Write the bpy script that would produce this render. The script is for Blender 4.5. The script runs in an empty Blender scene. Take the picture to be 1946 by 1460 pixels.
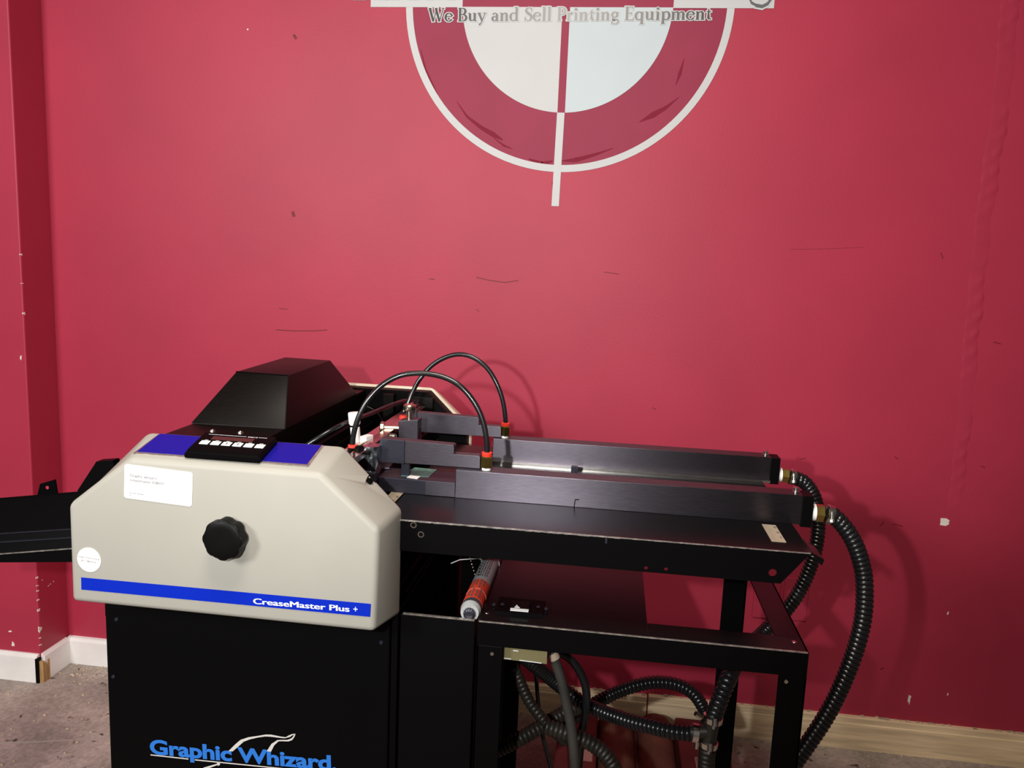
import bpy, bmesh, math, random
from math import sin, cos, pi, radians, sqrt, atan2
from mathutils import Vector, Matrix
random.seed(7)
S = bpy.context.scene
COL = S.collection

# ------------------------------------------------------------------ camera
FPX = 1505.0
CAM = Vector((0.0, -2.2977, 1.38))
def cam_axes(yaw, pitch, roll):
    f = Vector((sin(yaw) * cos(pitch), cos(yaw) * cos(pitch), -sin(pitch)))
    r = Vector((cos(yaw), -sin(yaw), 0)); d = f.cross(r)
    return cos(roll) * r + sin(roll) * d, -sin(roll) * r + cos(roll) * d, f
AR, AD, AF = cam_axes(radians(-6.9), radians(8.57), radians(-2.42))
cd = bpy.data.cameras.new('camera'); cam = bpy.data.objects.new('camera', cd); COL.objects.link(cam)
cd.sensor_width = 36.0; cd.lens = FPX / 1946 * 36.0; cd.clip_start = 0.02; cd.clip_end = 60
m3 = Matrix((AR, -AD, -AF)).transposed()
cam.matrix_world = Matrix.Translation(CAM) @ m3.to_4x4()
S.camera = cam

# ------------------------------------------------------------------ world, lights, exposure
S.view_settings.view_transform = 'Standard'; S.view_settings.look = 'None'
S.view_settings.gamma = 1.0; S.view_settings.exposure = -0.07; S.view_settings.use_curve_mapping = False
W = bpy.data.worlds.new('room_air'); S.world = W; W.use_nodes = True
bg = W.node_tree.nodes['Background']; bg.inputs[0].default_value = (1.0, 0.87, 0.76, 1); bg.inputs[1].default_value = 0.085

def aim(o, target):
    d = Vector(target) - o.location
    o.rotation_euler = d.to_track_quat('-Z', 'Y').to_euler()
def area(name, loc, target, size, power, color):
    l = bpy.data.lights.new(name, 'AREA'); l.shape = 'DISK'; l.size = size; l.energy = power; l.color = color
    o = bpy.data.objects.new(name, l); COL.objects.link(o); o.location = loc; aim(o, target); return o
def spot(name, loc, target, angle, blend, radius, power, color):
    l = bpy.data.lights.new(name, 'SPOT'); l.spot_size = radians(angle); l.spot_blend = blend
    l.shadow_soft_size = radius; l.energy = power; l.color = color
    o = bpy.data.objects.new(name, l); COL.objects.link(o); o.location = loc; aim(o, target); return o
# small source beside the camera; cone shaped to leave the lower-right wall dark
spot('camera_side_light', (-0.24, -2.36, 1.43), (-1.15, 0.0, 2.2), 129, 0.24, 0.015, 70, (1.0, 0.99, 0.98))
# unseen light from behind left; cone shaped to darken the lower-right wall
spot('left_light', (-1.95, -3.6, 2.2), (-1.8, 0.0, 1.95), 92, 0.40, 0.4, 320, (1.0, 0.98, 0.97))
# ceiling fixture over the machine
area('ceiling_lamp', (-0.25, -1.85, 2.75), (-0.35, -1.4, 0.0), 0.7, 40, (1.0, 0.89, 0.77))

# ------------------------------------------------------------------ measuring: photograph point -> point of a known plane
def ray(px, py): return AR * ((px - 973) / FPX) + AD * ((py - 730) / FPX) + AF
def P(px, py, Y):
    d = ray(px, py); return CAM + d * ((Y - CAM.y) / d.y)
def PZ(px, py, Z):
    d = ray(px, py); return CAM + d * ((Z - CAM.z) / d.z)

# ------------------------------------------------------------------ materials
def mat(name, col, rough=0.5, metal=0.0, spec=0.5, noise=0.0, nscale=30, bump=0.0, bscale=200, coat=0.0, stretch=None, spots=None):
    m = bpy.data.materials.new(name); m.use_nodes = True
    nt = m.node_tree; b = nt.nodes['Principled BSDF']
    b.inputs['Base Color'].default_value = (*col, 1); b.inputs['Roughness'].default_value = rough
    b.inputs['Metallic'].default_value = metal; b.inputs['Specular IOR Level'].default_value = spec
    b.inputs['Coat Weight'].default_value = coat; b.inputs['Coat Roughness'].default_value = 0.15
    tc = nt.nodes.new('ShaderNodeTexCoord'); mp = nt.nodes.new('ShaderNodeMapping')
    nt.links.new(tc.outputs['Object'], mp.inputs['Vector'])
    if stretch: mp.inputs['Scale'].default_value = stretch
    last = None
    if noise:
        n = nt.nodes.new('ShaderNodeTexNoise'); n.inputs['Scale'].default_value = nscale; n.inputs['Detail'].default_value = 6
        nt.links.new(mp.outputs[0], n.inputs['Vector'])
        r = nt.nodes.new('ShaderNodeMapRange'); r.inputs[3].default_value = 1 - noise; r.inputs[4].default_value = 1 + noise
        r.inputs[1].default_value = 0.3; r.inputs[2].default_value = 0.7
        nt.links.new(n.outputs['Fac'], r.inputs[0])
        mx = nt.nodes.new('ShaderNodeVectorMath'); mx.operation = 'MULTIPLY'
        mx.inputs[0].default_value = col; nt.links.new(r.outputs[0], mx.inputs[1])
        nt.links.new(mx.outputs[0], b.inputs['Base Color']); last = mx.outputs[0]
    if spots:
        sc, thr, sc_col = spots
        n2 = nt.nodes.new('ShaderNodeTexNoise'); n2.inputs['Scale'].default_value = sc; n2.inputs['Detail'].default_value = 4
        nt.links.new(mp.outputs[0], n2.inputs['Vector'])
        r2 = nt.nodes.new('ShaderNodeMapRange'); r2.inputs[1].default_value = thr; r2.inputs[2].default_value = thr + 0.06
        nt.links.new(n2.outputs['Fac'], r2.inputs[0])
        mm = nt.nodes.new('ShaderNodeMixRGB'); nt.links.new(r2.outputs[0], mm.inputs[0])
        if last: nt.links.new(last, mm.inputs[1])
        else: mm.inputs[1].default_value = (*col, 1)
        mm.inputs[2].default_value = (*sc_col, 1); nt.links.new(mm.outputs[0], b.inputs['Base Color'])
    if bump:
        n = nt.nodes.new('ShaderNodeTexNoise'); n.inputs['Scale'].default_value = bscale; n.inputs['Detail'].default_value = 3
        nt.links.new(mp.outputs[0], n.inputs['Vector'])
        bp = nt.nodes.new('ShaderNodeBump'); bp.inputs['Strength'].default_value = 1.0; bp.inputs['Distance'].default_value = bump
        nt.links.new(n.outputs['Fac'], bp.inputs['Height']); nt.links.new(bp.outputs[0], b.inputs['Normal'])
    return m

M = {}
M['wall'] = mat('red_wall_paint', (0.42, 0.028, 0.064), 0.5, spec=0.4, noise=0.06, nscale=3, bump=0.00022, bscale=260)
M['tape'] = mat('red_painted_tape', (0.41, 0.028, 0.064), 0.5, spec=0.4, noise=0.05, nscale=20)
M['logo_white'] = mat('white_vinyl', (0.57, 0.58, 0.585), 0.5, spec=0.3, noise=0.02, nscale=8)
M['logo_blue'] = mat('pale_blue_vinyl', (0.54, 0.615, 0.645), 0.5, spec=0.3, noise=0.02, nscale=8)
M['logo_red'] = mat('dark_red_vinyl', (0.30, 0.03, 0.068), 0.55, spec=0.25, noise=0.05, nscale=6)
M['white_base'] = mat('white_gloss_paint', (0.88, 0.86, 0.84), 0.4, noise=0.05, nscale=14, spots=(9, 0.68, (0.55, 0.47, 0.4)))
M['pine'] = mat('raw_pine', (0.86, 0.67, 0.43), 0.6, noise=0.22, nscale=5, stretch=(1, 8, 14), bump=0.0005, bscale=12, spots=(11, 0.73, (0.3, 0.19, 0.1)))
M['wood_break'] = mat('broken_wood', (0.42, 0.25, 0.1), 0.7, noise=0.3, nscale=20, stretch=(8, 8, 1))
M['caulk'] = mat('old_caulk', (0.50, 0.40, 0.28), 0.8, noise=0.4, nscale=40)
M['beige'] = mat('beige_moulded_plastic', (0.335, 0.325, 0.285), 0.5, spec=0.3, noise=0.025, nscale=9, bump=0.00003, bscale=420)
M['beige_in'] = mat('cream_moulded_edge', (0.74, 0.64, 0.5), 0.45)
M['black'] = mat('black_powder_coat', (0.0016, 0.0014, 0.0016), 0.45, spec=0.07, bump=0.00012, bscale=900)
M['black_matt'] = mat('black_matt_enamel', (0.0018, 0.0017, 0.0019), 0.5, spec=0.07)
M['hood'] = mat('dark_brown_black_sheet', (0.0035, 0.0024, 0.002), 0.42, spec=0.16, noise=0.3, nscale=60, stretch=(1, 1, 6))
M['table'] = mat('black_enamel_table', (0.004, 0.0034, 0.0037), 0.27, spec=0.22)
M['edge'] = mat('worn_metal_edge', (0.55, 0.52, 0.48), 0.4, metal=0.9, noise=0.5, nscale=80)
M['alu'] = mat('brushed_dark_aluminium', (0.105, 0.095, 0.115), 0.34, metal=1.0, noise=0.22, nscale=60, stretch=(1, 10, 30), bump=0.00005, bscale=130)
def brushed(m, k):
    nt = m.node_tree; b = nt.nodes['Principled BSDF']; t = nt.nodes.new('ShaderNodeTangent'); t.direction_type = 'RADIAL'; t.axis = 'X'
    nt.links.new(t.outputs[0], b.inputs['Tangent']); b.inputs['Anisotropic'].default_value = k
brushed(M['alu'], 0.8)
M['alu_dark'] = mat('anodised_black_aluminium', (0.03, 0.03, 0.045), 0.4, metal=0.5, noise=0.2, nscale=60, stretch=(1, 10, 30))
M['steel'] = mat('polished_steel', (0.72, 0.69, 0.64), 0.22, metal=1.0, noise=0.1, nscale=40)
M['steel_bar'] = mat('ground_steel', (0.62, 0.52, 0.5), 0.18, metal=1.0)
M['foil'] = mat('crumpled_foil', (0.62, 0.66, 0.72), 0.22, metal=1.0, bump=0.0008, bscale=60)
M['brass'] = mat('brass', (0.50, 0.36, 0.10), 0.3, metal=1.0, noise=0.15, nscale=60)
M['nickel'] = mat('nickel_brass', (0.75, 0.66, 0.5), 0.28, metal=1.0)
M['red_plastic'] = mat('red_plastic', (0.85, 0.05, 0.03), 0.4)
M['ptfe'] = mat('white_thread_tape', (0.9, 0.89, 0.86), 0.6, bump=0.0005, bscale=300)
M['white_plastic'] = mat('white_plastic', (0.85, 0.84, 0.82), 0.4)
M['rubber'] = mat('black_air_tube', (0.010, 0.010, 0.011), 0.22, spec=0.6)
M['hose'] = mat('black_ribbed_hose', (0.008, 0.008, 0.009), 0.25, spec=0.45)
M['hose_dusty'] = mat('dusty_ribbed_hose', (0.018, 0.0155, 0.012), 0.42, spec=0.35, noise=0.35, nscale=25)
M['grey_tube'] = mat('dusty_flat_hose', (0.028, 0.026, 0.022), 0.6, noise=0.3, nscale=18)
M['knob'] = mat('black_bakelite', (0.003, 0.003, 0.003), 0.42, spec=0.13, noise=0.2, nscale=40)
M['blue'] = mat('blue_vinyl', (0.003, 0.019, 0.38), 0.45, spec=0.08)
M['blue_top'] = mat('deep_blue_film', (0.009, 0.008, 0.22), 0.35, spec=0.1)
M['silver_trim'] = mat('silver_trim', (0.5, 0.45, 0.42), 0.3, metal=0.8, noise=0.3, nscale=60)
M['white_print'] = mat('white_print', (0.82, 0.84, 0.88), 0.5)
M['logo_print'] = mat('blue_print', (0.02, 0.17, 0.62), 0.45)
M['sil_print'] = mat('silver_print', (0.62, 0.6, 0.57), 0.45)
M['paper'] = mat('white_sticker', (0.86, 0.85, 0.85), 0.5)
M['ink'] = mat('grey_ink', (0.12, 0.12, 0.13), 0.6)
M['ink_light'] = mat('pale_grey_ink', (0.5, 0.5, 0.5), 0.6)
M['ruler'] = mat('ruler_plate', (0.55, 0.45, 0.33), 0.4, metal=0.3, noise=0.08, nscale=60)
M['display'] = mat('dark_display_window', (0.05, 0.02, 0.018), 0.12, spec=0.6)
M['green'] = mat('green_label', (0.10, 0.24, 0.20), 0.5, noise=0.35, nscale=120)
M['tube_grey'] = mat('grey_printed_tube', (0.36, 0.37, 0.37), 0.4, noise=0.12, nscale=60)
M['tube_dark'] = mat('dark_grey_band', (0.05, 0.055, 0.06), 0.35)
M['tube_red'] = mat('fluorescent_red_label', (0.92, 0.075, 0.03), 0.45)
M['tube_pink'] = mat('pale_red_label_edge', (0.8, 0.22, 0.16), 0.4)
M['plate'] = mat('olive_metal_plate', (0.34, 0.31, 0.16), 0.3, metal=0.6, noise=0.1, nscale=10)
M['pump'] = mat('dark_red_pump_paint', (0.15, 0.03, 0.027), 0.5, noise=0.25, nscale=12)
M['pump_brown'] = mat('dusty_brown_casting', (0.16, 0.075, 0.045), 0.6, noise=0.3, nscale=14)
M['pump_label'] = mat('pink_label', (0.55, 0.3, 0.25), 0.6)
M['dent'] = mat('dark_red_scuff', (0.17, 0.006, 0.014), 0.6)
M['chip'] = mat('bare_plaster', (0.82, 0.74, 0.66), 0.8, noise=0.1, nscale=60)
M['chalk'] = mat('chalk', (0.42, 0.36, 0.32), 0.8)
M['smear'] = mat('thick_red_paint', (0.215, 0.014, 0.036), 0.65, spec=0.15)
M['grime'] = mat('grime', (0.2, 0.17, 0.14), 0.8)

def floor_mat():
    m = mat('dirty_concrete', (0.36, 0.305, 0.27), 0.7, spec=0.3, noise=0.34, nscale=5, bump=0.0022, bscale=30, spots=(30, 0.655, (0.07, 0.055, 0.045)))
    nt = m.node_tree; b = nt.nodes['Principled BSDF']; old = b.inputs['Base Color'].links[0].from_socket
    tc = nt.nodes.new('ShaderNodeTexCoord'); n = nt.nodes.new('ShaderNodeTexNoise'); n.inputs['Scale'].default_value = 90; n.inputs['Detail'].default_value = 8; nt.links.new(tc.outputs['Object'], n.inputs['Vector'])
    n2 = nt.nodes.new('ShaderNodeTexNoise'); n2.inputs['Scale'].default_value = 1.7; n2.inputs['Detail'].default_value = 8; n2.inputs['Distortion'].default_value = 1.5; nt.links.new(tc.outputs['Object'], n2.inputs['Vector'])
    ad = nt.nodes.new('ShaderNodeMath'); ad.operation = 'ADD'; nt.links.new(n.outputs['Fac'], ad.inputs[0]); nt.links.new(n2.outputs['Fac'], ad.inputs[1])
    r = nt.nodes.new('ShaderNodeMapRange'); r.inputs[1].default_value = .7; r.inputs[2].default_value = 1.3; r.inputs[3].default_value = .65; r.inputs[4].default_value = 1.3; nt.links.new(ad.outputs[0], r.inputs[0])
    mx = nt.nodes.new('ShaderNodeVectorMath'); mx.operation = 'MULTIPLY'; nt.links.new(old, mx.inputs[0]); nt.links.new(r.outputs[0], mx.inputs[1]); nt.links.new(mx.outputs[0], b.inputs['Base Color'])
    return m
M['floor'] = floor_mat()
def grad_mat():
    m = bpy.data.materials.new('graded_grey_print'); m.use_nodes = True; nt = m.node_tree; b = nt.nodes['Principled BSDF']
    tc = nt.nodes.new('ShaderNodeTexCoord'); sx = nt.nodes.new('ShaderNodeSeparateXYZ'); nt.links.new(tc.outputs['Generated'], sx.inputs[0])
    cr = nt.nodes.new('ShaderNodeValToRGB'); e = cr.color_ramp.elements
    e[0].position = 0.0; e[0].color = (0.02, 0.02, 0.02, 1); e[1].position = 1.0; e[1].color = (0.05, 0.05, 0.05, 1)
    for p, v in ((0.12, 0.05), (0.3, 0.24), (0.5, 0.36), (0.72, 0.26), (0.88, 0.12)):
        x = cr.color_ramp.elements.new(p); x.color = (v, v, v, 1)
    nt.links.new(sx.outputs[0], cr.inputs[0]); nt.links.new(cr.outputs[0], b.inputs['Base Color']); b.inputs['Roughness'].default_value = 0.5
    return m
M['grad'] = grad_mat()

# ------------------------------------------------------------------ helpers
def link(o, parent=None):
    COL.objects.link(o)
    if parent is not None:
        o.parent = parent
        o.matrix_parent_inverse = Matrix.Translation(-world_loc(parent))
    return o
def world_loc(o):
    v = Vector(o.location)
    p = o.parent
    # all frames here are pure translations at their parents' inverse, so location is already world
    return v
def smooth(me, ang=35):
    me.polygons.foreach_set('use_smooth', [True] * len(me.polygons))
    me.set_sharp_from_angle(angle=radians(ang))
def obj(name, bm, m, parent=None, label=None, origin=None, sm=None, kind=None):
    bmesh.ops.recalc_face_normals(bm, faces=bm.faces[:])
    me = bpy.data.meshes.new(name)
    if origin is None:
        n = max(1, len(bm.verts)); lo = Vector((1e9,) * 3); hi = -lo
        for v in bm.verts:
            for i in range(3): lo[i] = min(lo[i], v.co[i]); hi[i] = max(hi[i], v.co[i])
        origin = (lo + hi) / 2
    origin = Vector(origin)
    for v in bm.verts: v.co -= origin
    bm.to_mesh(me); bm.free()
    for x in (m if isinstance(m, (list, tuple)) else [m]): me.materials.append(M[x])
    if sm: smooth(me, sm)
    o = bpy.data.objects.new(name, me); o.location = origin
    link(o, parent)
    if label: o['label'] = label
    if kind: o['kind'] = kind
    return o
def thing(name, loc, label, cat, group=None):
    o = bpy.data.objects.new(name, None); o.location = loc; o.empty_display_size = 0.05; COL.objects.link(o)
    o['label'] = label; o['category'] = cat
    if group: o['group'] = group
    return o
def tag(o, label, cat, group=None):
    o['label'] = label; o['category'] = cat
    if group: o['group'] = group
    return o
def B(): return bmesh.new()
def setmat(faces, i):
    for f in faces: f.material_index = i
def box(bm, x0, x1, y0, y1, z0, z1, bev=0.0, mi=0, seg=2):
    t = bmesh.new(); bmesh.ops.create_cube(t, size=1)
    for v in t.verts:
        v.co = Vector(((x0 + x1) / 2 + v.co.x * (x1 - x0), (y0 + y1) / 2 + v.co.y * (y1 - y0), (z0 + z1) / 2 + v.co.z * (z1 - z0)))
    if bev: bmesh.ops.bevel(t, geom=t.edges[:], offset=bev, segments=seg, affect='EDGES', profile=0.5)
    merge(bm, t, mi); return bm
def merge(bm, t, mi=0):
    off = {}
    for v in t.verts: off[v] = bm.verts.new(v.co)
    for f in t.faces:
        try: nf = bm.faces.new([off[v] for v in f.verts]); nf.material_index = mi if mi is not None else f.material_index
        except ValueError: pass
    t.free()
def loft(bm, A, Bp, bev=0.0, seg=3, mi=0, caps=True):
    """solid between two matching outlines A and Bp (lists of points)"""
    t = bmesh.new(); a = [t.verts.new(p) for p in A]; b = [t.verts.new(p) for p in Bp]; n = len(a)
    for i in range(n): t.faces.new((a[i], a[(i + 1) % n], b[(i + 1) % n], b[i]))
    if caps: t.faces.new(a[::-1]); t.faces.new(b)
    bmesh.ops.recalc_face_normals(t, faces=t.faces[:])
    if bev: bmesh.ops.bevel(t, geom=t.edges[:], offset=bev, segments=seg, affect='EDGES', profile=0.5)
    merge(bm, t, mi); return bm
def prism_y(bm, prof, y0, y1, bev=0.0, mi=0, seg=2):
    return loft(bm, [(x, y0, z) for x, z in prof], [(x, y1, z) for x, z in prof], bev, seg, mi)
def prism_x(bm, prof, x0, x1, bev=0.0, mi=0, seg=2):
    return loft(bm, [(x0, y, z) for y, z in prof], [(x1, y, z) for y, z in prof], bev, seg, mi)
def frame_of(d):
    d = Vector(d).normalized(); u = Vector((0, 0, 1)) if abs(d.z) < 0.9 else Vector((1, 0, 0))
    x = u.cross(d).normalized(); return x, d.cross(x).normalized(), d
def lathe(bm, base, axis, prof, n=24, mi=0, lobes=None, cap=True):
    """prof: (distance along axis, radius)"""
    x, y, d = frame_of(axis); base = Vector(base); rings = []
    for (h, r) in prof:
        ring = []
        for i in range(n):
            a = 2 * pi * i / n; rr = r * (lobes(a) if lobes else 1)
            ring.append(bm.verts.new(base + d * h + x * (rr * cos(a)) + y * (rr * sin(a))))
        rings.append(ring)
    for k in range(len(rings) - 1):
        for i in range(n):
            f = bm.faces.new((rings[k][i], rings[k][(i + 1) % n], rings[k + 1][(i + 1) % n], rings[k + 1][i])); f.material_index = mi
    if cap:
        f = bm.faces.new(rings[0][::-1]); f.material_index = mi; f = bm.faces.new(rings[-1]); f.material_index = mi
    return bm
def cyl(bm, a, b, r, n=20, mi=0, r2=None):
    a = Vector(a); b = Vector(b); L = (b - a).length
    return lathe(bm, a, b - a, [(0, r), (L, r if r2 is None else r2)], n, mi)
def spline(pts, step):
    pts = [Vector(p) for p in pts]; ext = [pts[0] * 2 - pts[1]] + pts + [pts[-1] * 2 - pts[-2]]; out = []
    for i in range(1, len(ext) - 2):
        p0, p1, p2, p3 = ext[i - 1:i + 3]
        for k in range(24):
            t = k / 24; t2 = t * t; t3 = t2 * t
            out.append(0.5 * ((2 * p1) + (p2 - p0) * t + (2 * p0 - 5 * p1 + 4 * p2 - p3) * t2 + (3 * p1 - p0 - 3 * p2 + p3) * t3))
    out.append(pts[-1]); res = [out[0]]; acc = 0
    for a, b in zip(out, out[1:]):
        L = (b - a).length
        while acc + L >= step and L > 1e-9:
            a = a + (b - a) * ((step - acc) / L); res.append(a.copy()); L = (b - a).length; acc = 0
        acc += L
    return res
def sweep(bm, pts, rad, n=14, mi=0, flat=None):
    """rad: function(i) -> radius; parallel transported frames"""
    N = len(pts); T = [(pts[min(i + 1, N - 1)] - pts[max(i - 1, 0)]).normalized() for i in range(N)]
    x, y, _ = frame_of(T[0]); rings = []
    for i in range(N):
        x = (x - T[i] * x.dot(T[i])).normalized(); y = T[i].cross(x)
        r = rad(i); ring = []
        for k in range(n):
            a = 2 * pi * k / n; fx = flat if flat else 1.0
            ring.append(bm.verts.new(pts[i] + x * (r * fx * cos(a)) + y * (r * sin(a))))
        rings.append(ring)
    for i in range(N - 1):
        for k in range(n):
            f = bm.faces.new((rings[i][k], rings[i][(k + 1) % n], rings[i + 1][(k + 1) % n], rings[i + 1][k])); f.material_index = mi
    bm.faces.new(rings[0][::-1]); bm.faces.new(rings[-1]); return bm
RIB = (0.83, 0.95, 1.0, 1.0, 0.95)
def ribbed(name, pts, r, m, parent, pitch=0.0088, label=None):
    p = spline(pts, pitch / 5); bm = B(); sweep(bm, p, lambda i: r * RIB[i % 5], 16)
    return obj(name, bm, m, parent, sm=60, label=label)
def smoothtube(name, pts, r, m, parent, n=14, flat=None, step=0.006, label=None):
    p = spline(pts, step); bm = B(); sweep(bm, p, lambda i: r, n, flat=flat)
    return obj(name, bm, m, parent, sm=60, label=label)
def poly(bm, pts, mi=0):
    f = bm.faces.new([bm.verts.new(p) for p in pts]); f.material_index = mi; return f
def plate(bm, pts, nrm, th, mi=0):
    """thin solid: outline pts pushed by th along nrm"""
    n = Vector(nrm).normalized() * th; A = [Vector(p) for p in pts]; loft(bm, A, [p + n for p in A], mi=mi)
def text_bm(bm, s, origin, u, v, w, cap, bold=0.0, mi=0, lift=0.0, space=1.0):
    """lettering from Blender's own font, fitted to width w and cap height cap in the frame u, v"""
    c = bpy.data.curves.new('t', 'FONT'); c.body = s; c.size = 1; c.offset = bold; c.resolution_u = 4; c.space_character = space
    o = bpy.data.objects.new('t', c); COL.objects.link(o); dg = bpy.context.evaluated_depsgraph_get(); dg.update()
    me = bpy.data.meshes.new_from_object(o.evaluated_get(dg)); COL.objects.unlink(o); bpy.data.objects.remove(o); bpy.data.curves.remove(c)
    xs = [q.co.x for q in me.vertices]; x0, x1 = min(xs), max(xs)
    u = Vector(u).normalized(); v = Vector(v).normalized(); n = u.cross(v); sy = cap / 0.70; sx = w / (x1 - x0)
    vs = [bm.verts.new(Vector(origin) + u * ((q.co.x - x0) * sx) + v * (q.co.y * sy) + n * lift) for q in me.vertices]
    for f in me.polygons:
        try: nf = bm.faces.new([vs[i] for i in f.vertices]); nf.material_index = mi
        except ValueError: pass
    bpy.data.meshes.remove(me)
def screw(bm, at, axis, r, h=0.003, mi=0, n=10):
    lathe(bm, at, axis, [(0, r), (h * 0.6, r), (h, r * 0.7)], n, mi)

# ================================================================== the room
XC = -1.737; YC = -0.133
o = obj('wall_back', box(B(), XC, 3.2, 0.0, 0.12, 0, 3.0), 'wall', kind='structure'); wall = o
o['label'] = 'red painted back wall'
o = obj('wall_left', box(B(), -3.4, XC, YC, 0.12, 0, 3.0, 0.004), 'wall', kind='structure'); o['label'] = 'red projecting wall pier at the left'
wleft = o
o = obj('floor', box(B(), -3.4, 3.2, -4.2, 0.12, -0.1, 0), 'floor', kind='structure'); o['label'] = 'dirty grey brown concrete floor'

# baseboards
def base_prof(h, t): return [(0, 0), (-t, 0), (-t, h - 0.012), (-t * 0.75, h - 0.006), (-t * 0.7, h - 0.002), (-t * 0.35, h), (0, h)]
xw = -1.40
bm = B(); prism_x(bm, base_prof(0.092, 0.016), XC + 0.012, xw); ob = obj('baseboard_back', bm, 'white_base', kind='structure', sm=30); ob['label'] = 'white painted baseboard along the back wall'
bm = B(); prism_x(bm, base_prof(0.092, 0.018), XC + 0.004, XC + 0.014); obj('end_strip', bm, 'white_base', ob)
def pine_prof(h): return [(0, 0), (-0.018, 0), (-0.018, h - 0.020), (-0.016, h - 0.018), (-0.016, h - 0.002), (-0.012, h), (0, h)]
XJ = P(1229, 1345, 0).x
bm = B(); prism_x(bm, pine_prof(0.097), xw, XJ - 0.0025); t1 = obj('trim_1', bm, 'pine', kind='structure'); t1['label'] = 'raw pine baseboard behind the machine'
bm = B(); prism_x(bm, pine_prof(0.100), XJ + 0.0025, 3.2); t2 = obj('trim_2', bm, 'pine', kind='structure'); t2['label'] = 'raw pine baseboard right of the joint'
bm = B()
for i in range(230):
    x = random.uniform(xw, 2.2); w = random.uniform(0.004, 0.014); z = 0.0985 if x < XJ else 0.1015
    box(bm, x, x + w, -0.004 - random.uniform(0, 0.008), 0.0, z - 0.003, z + random.uniform(-0.001, 0.0022))
obj('caulk_bead', bm, 'caulk', t2, kind='stuff')
# pier baseboards: front run and return
bl = obj('baseboard_left', loft(B(), [(-3.4, YC, 0), (-3.4, YC - 0.016, 0), (-3.4, YC - 0.016, 0.083), (-3.4, YC - 0.006, 0.092), (-3.4, YC, 0.092)],
         [(XC - 0.004, YC, 0), (XC - 0.004, YC - 0.016, 0), (XC - 0.004, YC - 0.016, 0.083), (XC - 0.004, YC - 0.006, 0.092), (XC - 0.004, YC, 0.092)]), 'white_base', kind='structure')
bl['label'] = 'white baseboard on the pier front'
br = obj('baseboard_right', loft(B(), [(XC, YC + 0.002, 0), (XC + 0.013, YC + 0.002, 0), (XC + 0.013, YC + 0.002, 0.083), (XC + 0.005, YC + 0.002, 0.092), (XC, YC + 0.002, 0.092)],
         [(XC, -0.016, 0), (XC + 0.013, -0.016, 0), (XC + 0.013, -0.016, 0.083), (XC + 0.005, -0.016, 0.092), (XC, -0.016, 0.092)]), 'white_base', kind='structure')
br['label'] = 'white baseboard return on the pier side'
bm = B()
for k in range(5):
    h = random.uniform(0.05, 0.085); y = YC - 0.012 + k * 0.006
    box(bm, XC + 0.002, XC + 0.012 + random.uniform(0, 0.004), y, y + 0.007, 0, h)
obj('splintered_end', bm, 'wood_break', br, label='splintered brown end of the baseboard return')
bm = B(); box(bm, XC - 0.007, XC + 0.003, YC - 0.0175, YC - 0.002, 0, 0.082); obj('dark_gap', bm, 'black_matt', bl)

# bare plaster chips knocked out of the paint
def chip(cx, cz, w, h, Y, parent, side=False):
    bm = B(); n = 9; pts = []
    for i in range(n):
        a = 2 * pi * i / n; r = random.uniform(0.45, 1.15)
        du, dz = w / 2 * r * cos(a), h / 2 * r * sin(a)
        pts.append((Y, cx + du, cz + dz) if side else (cx + du, Y, cz + dz))
    plate(bm, pts, (1, 0, 0) if side else (0, -1, 0), 0.0012)
    return obj('paint_chip', bm, 'chip', parent)
def chip_px(px, py, wpx, hpx, Y=0.0, parent=None):
    p = P(px, py, Y); s = (p - CAM).dot(AF) / FPX
    return chip(p.x, p.z, wpx * s, hpx * s, Y, parent or wall)
for q in ((1795, 992, 28, 14), (1728, 1330, 6, 22), (1801, 1166, 4, 8), (1801, 1320, 3, 7), (471, 56, 4, 4)): chip_px(*q)
for q in ((20, 1200, 10, 4), (25, 1224, 8, 15), (40, 680, 5, 9)): chip_px(*q, YC, wleft)
for py, hp in ((485, 5), (540, 3), (597, 7), (1098, 7), (1113, 5), (1123, 5), (1140, 6), (1160, 11), (1196, 22), (1212, 4), (1225, 5)):
    z = P(64, py, YC).z
    chip(YC + 0.003, z, 0.003 + 0.0006 * hp, hp * 0.0011, XC, wleft, side=True)
    chip(XC - 0.002, z, 0.004, hp * 0.0010, YC, wleft)
for y, z in ((-0.085, 0.30), (-0.075, 0.302), (-0.06, 0.305), (-0.11, 0.33)): chip(y, z, 0.006, 0.003, XC, wleft, side=True)
# scuffs: short dark scratches in the paint
def scuff(pts, wpx):
    bm = B(); q = [P(x, y, 0) for x, y in pts]; s = 0.00155 * wpx
    for a, b in zip(q, q[1:]):
        d = (b - a).normalized(); nn = Vector((-d.z, 0, d.x)) * s / 2; h = Vector((0, -0.0006, 0))
        plate(bm, [a - nn, b - nn, b + nn, a + nn], (0, -1, 0), 0.0006)
    obj('scuff_mark', bm, 'dent', wall)
scuff([(905, 527), (930, 533), (960, 537), (985, 533)], 1.6); scuff([(524, 627), (560, 629), (598, 629), (622, 627)], 1.8)
scuff([(558, 66), (563, 74)], 5); scuff([(556, 402), (559, 412)], 6); scuff([(1148, 517), (1176, 521)], 1.3)
scuff([(815, 530), (826, 531)], 1.5); scuff([(530, 586), (546, 588)], 1.2); scuff([(1500, 474), (1570, 473), (1640, 470)], 0.45)
for q in (((1522, 873), (1532, 871)), ((1700, 868), (1707, 873)), ((1672, 1000), (1680, 992)), ((1696, 996), (1716, 1000)), ((1788, 480), (1792, 492)),
          ((1888, 650), (1902, 654)), ((1864, 886), (1872, 889)), ((1672, 1273), (1680, 1269)), ((905, 588), (910, 592)), ((1240, 775), (1246, 778))): scuff(q, 1.5)
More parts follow.
